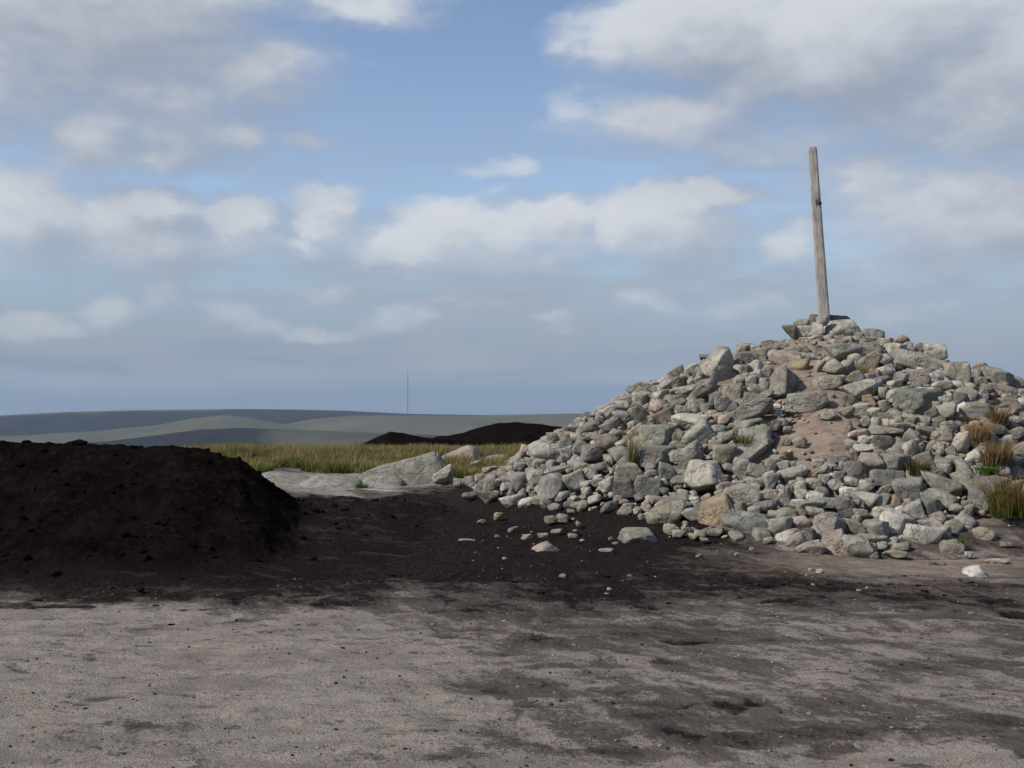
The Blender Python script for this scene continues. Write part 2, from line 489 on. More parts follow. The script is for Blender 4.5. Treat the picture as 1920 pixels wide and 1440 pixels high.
def mat_stone(use_attr):
    m, n, out = new_mat('gritstone_pebble' if use_attr else 'gritstone')
    tc = n.new('ShaderNodeTexCoord')
    if use_attr:
        base = n.new('ShaderNodeAttribute', attribute_name='tint').outputs['Color']
        P = n.new('ShaderNodeNewGeometry').outputs['Position']
    else:
        oi = n.new('ShaderNodeObjectInfo')
        base = oi.outputs['Color']
        P = n.v('ADD', n.new('ShaderNodeNewGeometry').outputs['Position'], n.v('SCALE', n.comb(oi.outputs['Random'], oi.outputs['Random'], oi.outputs['Random']), 37.0))
    n1, n2, n3 = n.noise(P, 4.5, 5, .62), n.noise(P, 17, 6, .68), n.noise(P, 75, 4, .7)
    col = n.mix(n.step(n1, .28, .74), n.mix(1.0, base, (.62, .60, .57), 'MULTIPLY'), n.mix(1.0, base, (1.2, 1.2, 1.17), 'MULTIPLY'))
    crk = n.new('ShaderNodeTexVoronoi', {'Vector': n.v('ADD', P, n.v('SCALE', n.noise(P, 6, 3, .6, True), .25)), 'Scale': 2.2}, feature='DISTANCE_TO_EDGE').outputs['Distance']
    col = n.mix(n.m('MULTIPLY', n.step(n2, .44, .66), .70), col, n.mix(1.0, base, (.50, .48, .44), 'MULTIPLY'))
    col = n.mix(n.m('MULTIPLY', n.step(n3, .56, .76), .5), col, n.mix(1.0, base, (1.45, 1.43, 1.38), 'MULTIPLY'))
    lich = n.step(n.noise(P, 7.0, 6, .72), .60, .70)
    col = n.mix(n.m('MULTIPLY', lich, .28), col, (.235, .236, .196))
    rust = n.step(n.noise(n.v('ADD', P, (9, 3, 5)), 3.0, 4, .6), .62, .74)
    col = n.mix(n.m('MULTIPLY', rust, .38), col, (.17, .125, .078))
    pit = n.step(crk, .0, .03)
    col = n.mix(n.m('MULTIPLY', n.m('SUBTRACT', 1.0, pit), .25), col, (.06, .052, .042))
    h = n.m('ADD', n.m('ADD', n.m('MULTIPLY', n1, .9), n.m('MULTIPLY', n2, .8)), n.m('MULTIPLY', n3, .35))
    h = n.m('MULTIPLY_ADD', pit, .35, h)
    finish(n, out, col, .95, h, .9, .045, .12)
    return m

def mat_grass():
    m, n, out = new_mat('moor_grass')
    c = n.new('ShaderNodeAttribute', attribute_name='tint').outputs['Color']
    b = n.new('ShaderNodeBsdfDiffuse', {0: c})
    tr = n.new('ShaderNodeBsdfTranslucent', {0: c})
    mx = n.new('ShaderNodeMixShader', {0: .3, 1: b.outputs[0], 2: tr.outputs[0]})
    n.t.links.new(mx.outputs[0], out.inputs[0])
    return m

def mat_wood():
    m, n, out = new_mat('weathered_wood')
    P = n.new('ShaderNodeTexCoord').outputs['Object']
    grain = n.noise(n.v('MULTIPLY', P, (1, 1, .05)), 90, 5, .65)
    band = n.noise(n.v('MULTIPLY', P, (.2, .2, 1)), 5.0, 5, .6)
    fine = n.noise(n.v('MULTIPLY', P, (.3, .3, 1)), 45, 4, .6)
    col = n.mix(n.step(grain, .32, .70), (.17, .16, .14), (.42, .40, .36))
    col = n.mix(n.m('MULTIPLY', n.step(band, .45, .68), .55), col, (.19, .17, .14))
    col = n.mix(n.m('MULTIPLY', n.step(fine, .56, .75), .4), col, (.13, .12, .10))
    h = n.m('ADD', grain, n.m('MULTIPLY', fine, .5))
    finish(n, out, col, .9, h, .6, .012, .2)
    return m

def mat_plain(name, col, rough=.8, metal=0):
    m, n, out = new_mat(name)
    P = n.new('ShaderNodeTexCoord').outputs['Object']
    c = n.mix(n.noise(P, 3.0, 3, .6), tuple(v * .75 for v in col), tuple(v * 1.2 for v in col))
    b = finish(n, out, c, rough)
    b.inputs['Metallic'].default_value = metal
    return m

def mat_hills():
    m, n, out = new_mat('moorland')
    P = n.new('ShaderNodeNewGeometry').outputs['Position']
    heath_shadow = n.new('ShaderNodeAttribute', attribute_name='heather_shadow').outputs['Fac']
    n1, n2 = n.noise(P, .0021, 8, .66), n.noise(n.v('MULTIPLY', P, (1, .45, 1)), .010, 8, .7)
    grass = n.mix(n.step(n1, .35, .66), (.052, .060, .036), (.092, .090, .058))
    grass = n.mix(n.m('MULTIPLY', n.step(n2, .45, .62), .85), grass, (.08, .058, .042))
    heather_shadow = n.mix(n.step(n2, .3, .7), (.007, .008, .010), (.018, .016, .019))  # dark moor plants, with cloud shadow painted into the colour
    s = n.m('ADD', heath_shadow, n.m('MULTIPLY', n.m('SUBTRACT', n1, .5), 1.5))
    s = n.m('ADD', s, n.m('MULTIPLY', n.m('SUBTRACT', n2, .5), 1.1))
    col = n.mix(n.step(s, .25, .8), grass, heather_shadow)
    finish(n, out, col, 1.0, spec=0.0)
    return m

M_GROUND, M_PEAT, M_STONE, M_PEBBLE = mat_ground(), mat_peat(), mat_stone(False), mat_stone(True)
M_GRASS, M_WOOD, M_HILL = mat_grass(), mat_wood(), mat_hills()
M_DARK = mat_plain('dark_hole', (.02, .017, .014), .95)
M_STEEL = mat_plain('painted_steel', (.10, .105, .12), .6)

# ------------------------------------------------------------------ ground sheet
def fan_angles(n_in, half, n_out):
    a = np.linspace(-half, half, n_in)
    b = np.linspace(half, 2 * np.pi - half, n_out + 2)[1:-1]
    return np.concatenate([a, b])

def relief(X, Y):
    """trodden grit: shallow scuffs and wind ripples; returns height and amount of peat"""
    R = np.hypot(X, Y)
    near = 1 - sstep(R, 30, 45)
    dz = near * (0.030 * fbm(X * .7, Y, 1.6, 4, .5, 14.0) + 0.012 * fbm(X * .6, Y, 7, 4, .55, 15.0))
    pf = peat_field(X, Y)
    wet = sstep(pf, -.2, .5)
    dz = dz + near * wet * (0.045 * fbm(X * .7, Y, 3.2, 4, .62, 16.0) + .016 * np.abs(fbm(X, Y, 14, 3, .6, 18.0)))
    sc = fbm(X * .55, Y * 1.1, 2.7, 3, .5, 23.0)
    scuff = sstep(sc, .33, .55) * near * (1 - sstep(R, 9, 12))
    return dz - 0.022 * scuff, pf + 0.75 * scuff

ground1 = Lookup(lambda x, y: ground_base(x, y) + relief(x, y)[0], -7, 10, 3, 15, .03)

def build_ground():
    ang = fan_angles(720, math.radians(37), 110)
    rad = np.concatenate([np.geomspace(.25, 3.4, 24)[:-1], np.geomspace(3.4, 26, 520)[:-1], np.geomspace(26, 170, 90)])
    R, A = np.meshgrid(rad, ang, indexing='ij')
    X, Y = R * np.sin(A), R * np.cos(A)
    Z = ground_base(X, Y)
    cn = cairn_add(X, Y)
    Z = Z - 0.25 * sstep(cn, .1, .6)                          # the ground passes under the cairn
    dz, pf = relief(X, Y)
    Z = Z + dz
    V = np.stack([X, Y, Z], -1).reshape(-1, 3)
    F = grid_faces(len(rad), len(ang), True)
    cap = len(V)
    V = np.concatenate([V, [[0, 0, 0]]])
    me = mesh_np('ground', V, F)
    # peat outside the walked area and pale grit in the hollow by the slabs
    far = sstep(R, 17, 21)
    u, v = pix(X, Y, Z)
    grit_pit = np.exp(-(((u - 640) / 190) ** 2 + ((R - 18.5) / 3.2) ** 2) * 1.2)
    pf = pf * (1 - far) + far * (0.5 + .3 * fbm(X, Y, .3, 3, .5, 41.))
    pf = pf - 2.6 * grit_pit
    put_attr(me, 'peat', np.append(pf.ravel(), 0))
    dirt = np.exp(-(((u - 1840) / 190) ** 2 + ((v - 990) / 70) ** 2)) * .9 + np.exp(-(((u - 1600) / 260) ** 2 + ((v - 1055) / 26) ** 2)) * .5
    dirt = dirt + sstep(cn, .03, .3) * sstep(u, 1250, 1480)
    put_attr(me, 'dirt', np.append(np.clip(dirt * (R > 8), 0, 1).ravel(), 0))
    link('ground', me, None, M_GROUND, kind='structure')

def build_mounds():
    # near mound
    px = np.linspace(-1300, 985, 560)
    yy = np.geomspace(7.4, 18.5, 240)
    Yg, U = np.meshgrid(yy, px, indexing='ij')
    X = (U - 960) / FPX * Yg
    Z = mound_height(X, Yg)
    amp = sstep(Z, 0.0, .35) * .85 + .15
    Z = Z + (rough_peat(X, Yg) - .02) * amp
    g = ground_base(X, Yg)
    Z = np.where(Z < g - .25, g - .25, Z) - 0.03
    V = np.stack([X, Yg, Z], -1).reshape(-1, 3)
    me = mesh_np('peat_mound', V, grid_faces(len(yy), len(px))[:, ::-1])
    s = (Z - g) * 4.0 + .45 + .6 * fbm(X, Yg, .8, 3, .5, 61.)
    s = s + 1.1 * sstep(Yg, 8.6, 10.2)
    put_attr(me, 'peat', s.ravel())
    uu, _ = pix(X, Yg)
    put_attr(me, 'smeared', np.clip(sstep(uu + 120 * fbm(X, Yg, .9, 4, .6, 63.), 470, 720) + (1 - sstep(Z - g, -.02, .22)), 0, 1).ravel())
    link('peat_mound', me, None, M_PEAT, kind='structure')
    # two low peat hags beyond the grass
    for k, (dist, prof) in enumerate((
        (44.0, [(560, 850), (660, 838), (690, 828), (710, 818), (732, 809), (752, 812), (790, 819), (830, 824), (900, 832), (960, 845)]),
        (52.0, [(740, 845), (790, 826), (830, 818), (870, 811), (905, 800), (935, 794), (975, 791), (1010, 796), (1050, 800), (1100, 806), (1200, 812), (1400, 825), (1600, 850)]),
    )):
        pxs = np.array([p[0] for p in prof]); pys = np.array([p[1] for p in prof])
        u = np.linspace(pxs[0], pxs[-1], 200)
        yy = np.linspace(dist - 6, dist + 7, 60)
        Yg, U = np.meshgrid(yy, u, indexing='ij')
        X = (U - 960) / FPX * Yg
        crest = EYE - (np.interp(U, pxs, pys) - HORIZON) / FPX * dist
        g = ground_base(X, Yg)
        bump = 1 - np.abs((Yg - dist) / np.where(Yg < dist, 6.0, 7.0)) ** 1.6
        Z = g - .3 + (crest - g + .3) * np.clip(bump, 0, 1) + .09 * fbm(X, Yg, .9, 4, .55, 71. + k)
        me = mesh_np('peat_mound', np.stack([X, Yg, Z], -1).reshape(-1, 3), grid_faces(len(yy), len(u))[:, ::-1])
        put_attr(me, 'peat', np.full(Z.size, 3.0))
        link('peat_mound', me, None, M_PEAT, kind='structure')

def build_hills():
    ang = fan_angles(420, math.radians(40), 90)
    rad = np.concatenate([np.geomspace(160, 1500, 40)[:-1], np.linspace(1500, 9000, 190)])
    R, A = np.meshgrid(rad, ang, indexing='ij')
    U = 960 + FPX * np.tan(np.clip(A, -1.2, 1.2))
    U = np.where(np.cos(A) < .35, 1500 + 900 * np.sin(A * 3), U)
    lay = [  # crest distance, valley slope front, profile (px, py), tone: vegetation with painted cloud shadow
        (6000, .085, [(-2500, 800), (-600, 792), (0, 778), (130, 772), (250, 769), (450, 767), (560, 768), (650, 770), (770, 776), (900, 778), (1100, 775), (1500, 772), (3000, 790)], 'far'),
        (5000, .10, [(-2500, 860), (-300, 830), (0, 812), (190, 805), (300, 795), (360, 784), (420, 778), (470, 783), (530, 795), (640, 806), (1000, 830), (3000, 860)], 'grass'),
        (5200, .10, [(-2500, 890), (300, 840), (480, 806), (540, 794), (600, 784), (660, 779), (760, 779), (900, 780), (1100, 777), (1500, 776), (3000, 800)], 'grass'),
        (3300, .11, [(-2500, 850), (-400, 835), (0, 830), (200, 824), (300, 813), (370, 804), (450, 801), (560, 805), (700, 811), (850, 818), (1100, 822), (1800, 824), (3000, 850)], 'dark'),
    ]
    Z = np.full(R.shape, -330.0) + 40 * fbm(R * np.sin(A), R * np.cos(A), .0006, 3, .5, 3.)
    Z = np.maximum(Z, -24 - (R - 150) * .16)
    heath_shadow = np.full(R.shape, .25)
    for D, sl, prof, kind in lay:
        p = np.array(prof, float)
        Dk = D + 180 * fbm(A * 3, A * 0 + D, 1.0, 2, .5, 7.)
        crest = EYE - (np.interp(U, p[:, 0], p[:, 1]) - HORIZON) / FPX * Dk * np.where(np.cos(A) > .3, 1 / np.maximum(np.cos(A), .3), 1.2) ** 0
        t = R - Dk
        h = crest - np.where(t < 0, -t * sl * np.clip(-t / 900, .15, 1), t * .10 * np.clip(t / 700, .05, 1))
        h = h + (16 * fbm(R * np.sin(A), R * np.cos(A), .0024, 5, .55, D * .001) - 5) * np.clip(np.abs(t) / 500, 0, 1)
        win = h > Z
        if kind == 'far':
            hv = np.where(U < 760, np.where((t > -260) & (U < 420), .35, .95), .2)  # far ridge darkened: cloud shadow painted in with the vegetation
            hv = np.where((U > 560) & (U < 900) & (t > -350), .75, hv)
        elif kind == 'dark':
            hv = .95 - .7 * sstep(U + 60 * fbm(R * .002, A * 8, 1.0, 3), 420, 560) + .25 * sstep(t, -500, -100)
        else:
            hv = np.full(R.shape, .1)
        heath_shadow = np.where(win, hv, heath_shadow)
        Z = np.maximum(Z, h)
    V = np.stack([R * np.sin(A), R * np.cos(A), Z], -1).reshape(-1, 3)
    me = mesh_np('hills', V, grid_faces(len(rad), len(ang), True))
    put_attr(me, 'heather_shadow', heath_shadow.ravel())
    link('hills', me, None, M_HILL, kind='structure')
    return lambda u, D: None

build_ground()
build_mounds()
build_hills()

# ------------------------------------------------------------------ stones
rng = random.Random(5)
nrs = np.random.RandomState(5)

def ico(sub):
    bm = bmesh.new()
    bmesh.ops.create_icosphere(bm, subdivisions=sub, radius=1)
    V = np.array([v.co[:] for v in bm.verts]); F = np.array([[v.index for v in f.verts] for f in bm.faces])
    bm.free()
    return V, F
ICO = {k: ico(k) for k in (2, 3, 4, 5)}

def rand_dirs(k):
    v = nrs.normal(size=(k, 3))
    return v / np.linalg.norm(v, axis=1)[:, None]

def stone_shape(kind, sub, planes=None, p=None, rough=.035, seed=None):
    U, F = ICO[sub]
    box = np.array([[1, 0, 0], [-1, 0, 0], [0, 1, 0], [0, -1, 0], [0, 0, 1], [0, 0, -1]], float)
    if planes is not None:
        Nn = np.array([q[:3] for q in planes], float); d = np.array([q[3] for q in planes], float)
    elif kind == 'a':
        Nn = np.concatenate([rand_dirs(7), box + nrs.normal(size=(6, 3)) * .40]); d = np.concatenate([nrs.uniform(.52, .95, 7), nrs.uniform(.70, 1.05, 6)])
    elif kind == 'b':
        Nn = np.concatenate([box + nrs.normal(size=(6, 3)) * .16, rand_dirs(4)]); d = np.concatenate([nrs.uniform(.7, .85, 6), nrs.uniform(.88, 1.05, 4)])
    elif kind == 's':
        Nn = np.concatenate([box + nrs.normal(size=(6, 3)) * .2, rand_dirs(6)]); d = np.concatenate([nrs.uniform(.8, .95, 6), nrs.uniform(.8, 1.0, 6)])
    else:
        Nn = np.concatenate([box + nrs.normal(size=(6, 3)) * .25, rand_dirs(10)]); d = np.concatenate([nrs.uniform(.85, 1., 6), nrs.uniform(.85, 1.1, 10)])
    Nn = Nn / np.linalg.norm(Nn, axis=1)[:, None]
    p = p or {'a': 38, 'b': 32, 's': 20, 'r': 15}[kind]
    t = np.maximum(U @ Nn.T, 0) / d
    r = np.power(np.power(t, p).sum(1) + 1e-9, -1 / p)
    off = nrs.uniform(0, 50, 3)
    w = np.array([mnoise.fractal(Vector(u * 1.6 + off), .8, 2.1, 4) for u in U])
    w2 = np.array([mnoise.fractal(Vector(u * 4.5 + off), .9, 2.1, 4) for u in U])
    V = U * (r * (1 + rough * w * 2.0 + rough * .9 * w2 - rough * 1.3 * np.abs(w2)))[:, None]
    lo, hi = V.min(0), V.max(0)
    V = (V - (lo + hi) / 2) / ((hi - lo) / 2)
    return V, F

PROTO, PROTO_LOW = {}, {}
for kind in 'abrs':
    PROTO[kind] = []
    for i in range(9):
        V, F = stone_shape(kind, 4)
        me = mesh_np('stone_' + kind, V, F)
        me.materials.append(M_STONE)
        PROTO[kind].append(me)
    PROTO_LOW[kind] = [stone_shape(kind, 3) for _ in range(10)]

TINT = {'g': (.285, .276, .247), 'l': (.425, .408, .362), 'd': (.165, .162, .148), 'w': (.56, .535, .48),
        'o': (.370, .285, .185), 'p': (.370, .308, .265), 'n': (.300, .265, .215)}

def tint(c, var=.16):
    k = 1 + rng.uniform(-var, var)
    return tuple(min(.6, .98 * (v * .80 + m * .20) * k * (1 + rng.uniform(-.025, .025))) for v, m in zip(TINT[c], (.30, .29, .265)))

# custom boulders, planes given in the frame right / away / up
HERO = {
    'H1': [(-.66, -.42, .62, .50), (.50, -.86, .05, .50), (.95, -.1, .35, .72), (0, 1, .1, .7), (0, 0, -1, .9), (.25, -.2, .95, .92), (-1, 0, -.2, .95), (-.6, -.5, -.6, .8)],
    'H2': [(-.35, -.9, .15, .55), (.75, -.6, .1, .62), (-.9, -.2, .2, .8), (0, 0, 1, .95), (.5, -.1, .85, .9), (-.5, 0, .85, .92), (0, 1, 0, .7), (.2, -.3, -.95, .85), (.8, .2, -.6, .85)],
    'H3': [(-.55, -.65, .52, .50), (.88, -.45, -.1, .48), (.2, -.5, .85, .85), (-.9, 0, -.3, .95), (0, 1, 0, .7), (0, -.2, -1, .8), (.9, 0, .5, .8)],
    'HQ': [(-.2, -.92, .3, .62), (.62, -.68, .38, .72), (-.95, -.15, .25, .78), (-.1, -.1, 1, .84), (.9, 0, .45, .86), (.3, -.45, -.85, .78), (0, 1, 0, .7), (-.7, -.2, -.7, .98), (.95, -.1, -.3, .95)],
    'HT': [(-.5, -.82, .12, .60), (.15, -.97, .18, .62), (-.1, -.45, .88, .62), (.92, -.2, .3, .82), (-.95, 0, .3, .9), (0, -.2, -1, .75), (0, 1, 0, .7), (.6, -.5, .6, .85)],
    'HB': [(-.25, -.96, .08, .66), (.9, -.42, .05, .74), (-.97, -.2, .05, .76), (-.05, -.15, 1, .72), (.3, -.3, .9, .84), (0, 0, -1, .8), (0, 1, 0, .7), (.5, -.8, -.5, .85)],
    'HR': [(-.5, -.5, .7, .80), (.7, -.6, .2, .80), (-.9, -.3, .1, .95), (0, -.4, .95, .85), (.9, 0, .4, .9), (.2, -.8, -.5, .85), (0, 1, 0, .8), (0, 0, -1, .85)],
}
HERO_ME = {}
for k, pl in HERO.items():
    V, F = stone_shape('a', 5, pl, {'HR': 9}.get(k, 26), .03)
    me = mesh_np('boulder', V, F); me.materials.append(M_STONE)
    HERO_ME[k] = me

K = 1920 / 460.0
CROP = {1: (1100, 560), 2: (1460, 560), 3: (1460, 800), 4: (1060, 800), 5: (760, 740)}
# stones of the cairn read off enlarged crops: crop: [cx, cy, w, h, tilt, shape, tint]
STONES = {
1: [(1600,260,95,120,20,'a','d'),(1740,247,195,95,0,'b','w'),(1680,190,115,60,0,'r','g'),(1790,165,85,75,0,'r','g'),(1850,180,90,75,0,'r','g'),
    (1055,545,300,310,0,'H1','l'),(950,455,110,80,10,'a','g'),(1050,462,120,70,0,'a','g'),(1240,398,120,85,0,'a','n'),(1320,392,70,60,0,'r','l'),
    (1430,372,120,80,0,'a','n'),(1525,372,95,50,0,'r','l'),(1640,402,170,65,0,'s','n'),(1250,465,120,100,0,'b','g'),(1360,455,120,130,0,'a','g'),
    (1560,468,240,110,-10,'s','p'),(1665,532,135,105,0,'r','o'),(830,562,125,125,0,'a','l'),(710,592,130,95,30,'b','n'),(930,522,100,90,0,'a','g'),
    (870,642,55,45,0,'a','o'),(740,662,140,95,15,'r','g'),(820,655,60,55,0,'r','n'),(610,692,120,125,0,'a','g'),(470,702,160,80,0,'a','g'),(370,722,100,85,20,'r','g'),
    (580,772,120,115,0,'a','l'),(430,785,140,100,0,'a','l'),(250,802,110,90,20,'r','l'),(330,792,90,80,0,'r','g'),(760,717,150,66,5,'s','l'),(880,692,95,55,0,'r','l'),
    (890,742,240,95,38,'s','n'),(700,832,175,85,15,'r','d'),(720,777,85,55,0,'r','g'),(870,847,150,100,10,'r','l'),(755,882,120,85,0,'r','g'),
    (1140,737,165,145,0,'b','n'),(1060,832,120,105,0,'r','d'),(1010,782,95,75,0,'r','d'),(1215,632,90,85,0,'r','g'),(1290,642,85,75,0,'r','g'),(1240,562,85,85,0,'r','g'),
    (1340,602,75,115,0,'a','l'),(1420,572,85,75,0,'r','l'),(1390,672,65,65,0,'r','l'),(1290,707,55,50,0,'r','l'),(1330,690,45,45,0,'r','l'),(1260,757,55,50,0,'r','l'),(1410,747,95,55,0,'a','l'),
    (1530,682,215,260,-5,'H2','g'),(1370,742,145,65,-20,'s','n'),(1320,785,175,95,0,'s','d'),(1225,827,85,60,0,'r','n'),(1490,842,62,38,0,'r','w'),(1500,898,62,52,0,'r','l'),
    (1720,812,285,155,8,'b','g'),(1280,892,335,135,12,'a','g'),(1030,922,85,60,0,'r','n'),(1080,952,95,85,0,'a','p'),(830,962,280,135,10,'a','w'),(880,1067,260,180,20,'a','g'),
    (560,1092,280,195,0,'HB','g'),(550,1022,115,65,0,'r','l'),(600,932,175,155,0,'a','n'),(430,922,135,175,0,'a','g'),(300,932,125,155,30,'a','g'),(180,892,135,105,0,'a','l'),
    (280,835,105,75,0,'r','l'),(190,1002,155,85,25,'r','g'),(50,1002,130,90,20,'r','g'),(240,1052,90,45,15,'r','g'),(70,1082,130,75,10,'a','n'),(160,1132,165,155,20,'r','n'),
    (50,1217,185,155,0,'a','d'),(270,1232,135,145,20,'r','g'),(180,1272,65,65,30,'r','g'),(120,1317,105,65,15,'r','g'),(310,1292,205,105,35,'a','g'),
    (540,1237,285,145,3,'HB','g'),(340,1372,240,155,0,'b','n'),(820,1242,215,165,35,'r','g'),(640,1362,135,155,0,'a','g'),(730,1197,65,55,0,'r','p'),(730,1085,105,115,0,'a','n'),
    (1010,1152,105,85,0,'r','n'),(1095,1082,125,65,25,'r','g'),(1260,1022,195,155,0,'a','g'),(1080,1232,175,165,0,'r','n'),(1160,1150,95,55,0,'r','n'),
    (1310,1150,270,330,-32,'H3','g'),(1460,1002,115,95,0,'a','d'),(1000,1292,85,65,30,'r','g'),(1210,1342,125,165,-30,'s','g'),(1350,1357,175,105,-10,'b','g'),(1560,1120,80,60,0,'r','n'),
    (1660,1122,95,75,0,'r','n'),(1570,1237,85,75,0,'r','o'),(1490,1262,85,65,0,'r','l'),(1450,1302,95,85,0,'r','l'),(1540,1302,85,65,0,'r','l'),(1610,1297,42,42,0,'r','n'),
    (1620,1372,200,110,25,'r','l'),(1780,1372,95,55,0,'r','o'),(1430,1402,115,85,30,'r','g'),(1270,1422,95,55,0,'r','p'),(1840,1345,95,70,10,'r','l')],
2: [(510,247,295,155,0,'HR','l'),(460,165,160,70,0,'r','d'),(740,292,155,95,-10,'a','g'),(350,332,135,65,0,'s','n'),(470,362,125,85,0,'a','n'),(840,362,95,95,0,'r','l'),(920,422,145,135,0,'a','l'),
    (960,322,110,75,0,'a','n'),(1010,372,65,65,0,'r','l'),(1110,377,90,75,0,'r','d'),(1215,417,155,150,0,'b','l'),(1170,362,65,55,0,'r','n'),(490,422,245,155,-15,'a','g'),(700,392,155,95,0,'s','g'),
    (770,387,75,65,0,'r','l'),(700,512,165,155,0,'a','n'),(1110,500,375,125,-14,'r','g'),(320,547,80,155,-22,'a','l'),(430,552,125,120,40,'a','l'),(520,542,115,135,0,'a','g'),(575,512,65,65,0,'r','l'),
    (230,457,95,55,0,'r','l'),(390,662,240,115,12,'r','n'),(600,622,125,85,20,'a','g'),(830,572,135,75,20,'r','l'),(710,617,85,65,0,'r','l'),(640,722,275,160,0,'a','l'),(560,792,105,105,0,'a','g'),
    (810,642,115,75,0,'a','g'),(910,682,115,95,0,'a','l'),(890,762,85,95,0,'r','l'),(960,622,95,65,0,'r','g'),(1090,602,195,95,-5,'b','g'),(1200,622,110,80,25,'r','l'),(1395,592,165,135,0,'b','n'),
    (1390,520,155,42,5,'s','d'),(1500,572,65,85,0,'r','l'),(1580,542,95,65,0,'r','n'),(1700,622,195,125,-20,'a','g'),(1850,662,125,85,0,'r','g'),(1560,652,110,65,0,'r','p'),(1270,682,160,65,5,'s','l'),
    (1400,682,85,65,0,'r','l'),(1060,672,85,45,0,'s','n'),(1240,747,95,85,0,'r','n'),(1060,812,300,195,-4,'HB','d'),(820,742,65,85,0,'r','g'),(710,802,95,95,0,'b','o'),(650,852,115,65,0,'r','l'),
    (640,912,115,40,0,'s','g'),(820,842,75,85,0,'a','g'),(750,892,95,75,0,'r','l'),(840,927,115,65,0,'r','n'),(1030,922,125,38,0,'s','g'),(1030,962,110,65,0,'s','o'),(1280,802,85,65,0,'r','l'),
    (1470,752,135,105,0,'r','l'),(1600,762,95,95,30,'a','l'),(1740,722,190,85,-5,'r','n'),(1780,812,180,75,-6,'s','n'),(1290,892,190,115,20,'r','l'),(1130,952,95,65,0,'r','l'),(1510,882,210,125,0,'b','g'),
    (1440,862,70,95,0,'a','w'),(870,982,105,65,-10,'r','w'),(1010,1002,175,55,0,'s','g'),(830,1037,225,75,-3,'s','n'),(620,1062,155,65,10,'s','p'),(680,962,75,75,0,'r','g'),(740,972,85,75,0,'r','l'),
    (530,892,115,85,0,'a','n'),(390,922,115,75,30,'a','l'),(550,1002,55,65,0,'r','n'),(1160,1042,140,95,0,'a','n'),(1280,1072,145,85,0,'r','n'),(1330,1002,115,75,10,'r','l'),(1040,1092,115,135,0,'a','n'),
    (670,1102,85,55,0,'r','w'),(740,1097,55,50,0,'r','w'),(825,1132,175,105,-5,'r','d'),(570,1142,95,65,0,'r','g'),(660,1172,155,65,5,'s','l'),(1420,1132,115,175,0,'a','w'),(1270,1182,65,85,0,'r','l'),
    (1340,1192,85,75,0,'r','g'),(1540,1232,160,85,25,'r','w'),(910,1212,125,65,0,'a','o'),(790,1212,85,65,0,'r','g'),(1030,1202,115,185,0,'a','l'),(1130,1262,155,135,0,'a','n'),(730,1282,180,150,-20,'a','p'),
    (590,1242,115,125,0,'a','n'),(460,1252,145,75,10,'s','g'),(910,1302,190,165,0,'a','g'),(1250,1282,155,75,0,'s','l'),(1350,1282,75,75,0,'r','l'),(1300,1337,75,75,0,'r','l'),(600,1362,175,145,0,'r','d'),
    (430,1312,48,48,0,'r','l'),(500,1307,55,55,0,'r','l'),(370,1332,90,75,10,'r','l'),(310,1292,85,65,0,'r','l'),(1780,900,120,80,-10,'r','l'),(1860,960,120,80,0,'a','g'),(1720,1030,150,100,0,'a','d'),
    (1850,1060,130,90,10,'a','g'),(1640,1130,120,90,0,'a','d'),(1880,1180,140,70,20,'s','g'),(1780,1280,190,80,0,'s','d'),(1700,1350,160,80,0,'s','g'),(1900,820,60,80,0,'r','l')],
3: [(860,407,215,115,-5,'b','d'),(770,382,100,85,0,'r','n'),(265,372,85,55,0,'a','o'),(355,422,85,85,0,'r','l'),(410,392,65,55,0,'r','l'),(440,452,95,75,0,'r','l'),(475,390,85,75,0,'r','g'),(570,427,95,65,0,'r','l'),
    (715,432,65,55,0,'r','g'),(170,477,85,95,0,'r','l'),(280,452,115,95,0,'r','n'),(115,445,65,50,0,'r','l'),(530,512,95,75,0,'r','w'),(480,470,70,50,0,'r','l'),(610,522,75,85,0,'r','l'),(690,482,115,85,0,'a','g'),(835,492,135,70,20,'a','g'),
    (1010,490,225,200,-20,'a','g'),(1130,402,145,85,0,'r','n'),(1270,472,285,165,-12,'a','g'),(1250,565,235,115,-15,'r','g'),(1440,342,175,125,-30,'a','g'),(1430,442,135,155,0,'a','n'),(1630,542,275,250,-2,'HB','d'),
    (700,577,175,135,10,'a','l'),(815,582,95,105,0,'a','g'),(900,592,115,85,-20,'a','o'),(280,552,135,75,0,'r','l'),(295,605,205,65,10,'s','l'),(155,607,105,68,0,'r','w'),(40,562,115,155,0,'a','g'),
    (520,652,145,155,0,'a','d'),(640,682,105,85,0,'r','l'),(610,722,65,55,0,'r','l'),(285,667,125,68,0,'r','l'),(170,672,85,65,0,'r','n'),(60,682,145,85,0,'r','n'),(770,672,85,95,0,'a','o'),(850,692,195,98,-10,'r','w'),
    (925,772,225,160,-10,'a','w'),(1060,652,145,145,0,'a','g'),(1180,642,135,135,0,'a','d'),(1245,622,65,65,0,'r','l'),(1190,752,175,85,0,'s','g'),(390,802,265,215,-15,'H2','g'),(520,747,105,65,0,'a','l'),(610,802,145,105,-20,'a','n'),
    (690,757,65,55,0,'a','o'),(760,822,165,155,0,'a','g'),(720,872,205,55,0,'s','n'),(1130,862,245,145,-8,'r','l'),(1275,832,115,105,0,'r','l'),(170,757,145,115,-10,'a','p'),(240,847,105,95,0,'r','d'),(130,892,135,90,30,'r','n'),
    (240,957,195,85,0,'s','g'),(440,935,240,200,10,'HT','p'),(610,955,230,190,-25,'a','g'),(720,952,85,75,0,'r','l'),(1370,782,115,85,0,'r','n'),(1490,470,110,80,0,'a','n'),(1390,640,90,70,0,'a','n'),(410,600,140,80,0,'b','d'),(590,610,100,80,0,'r','d')],
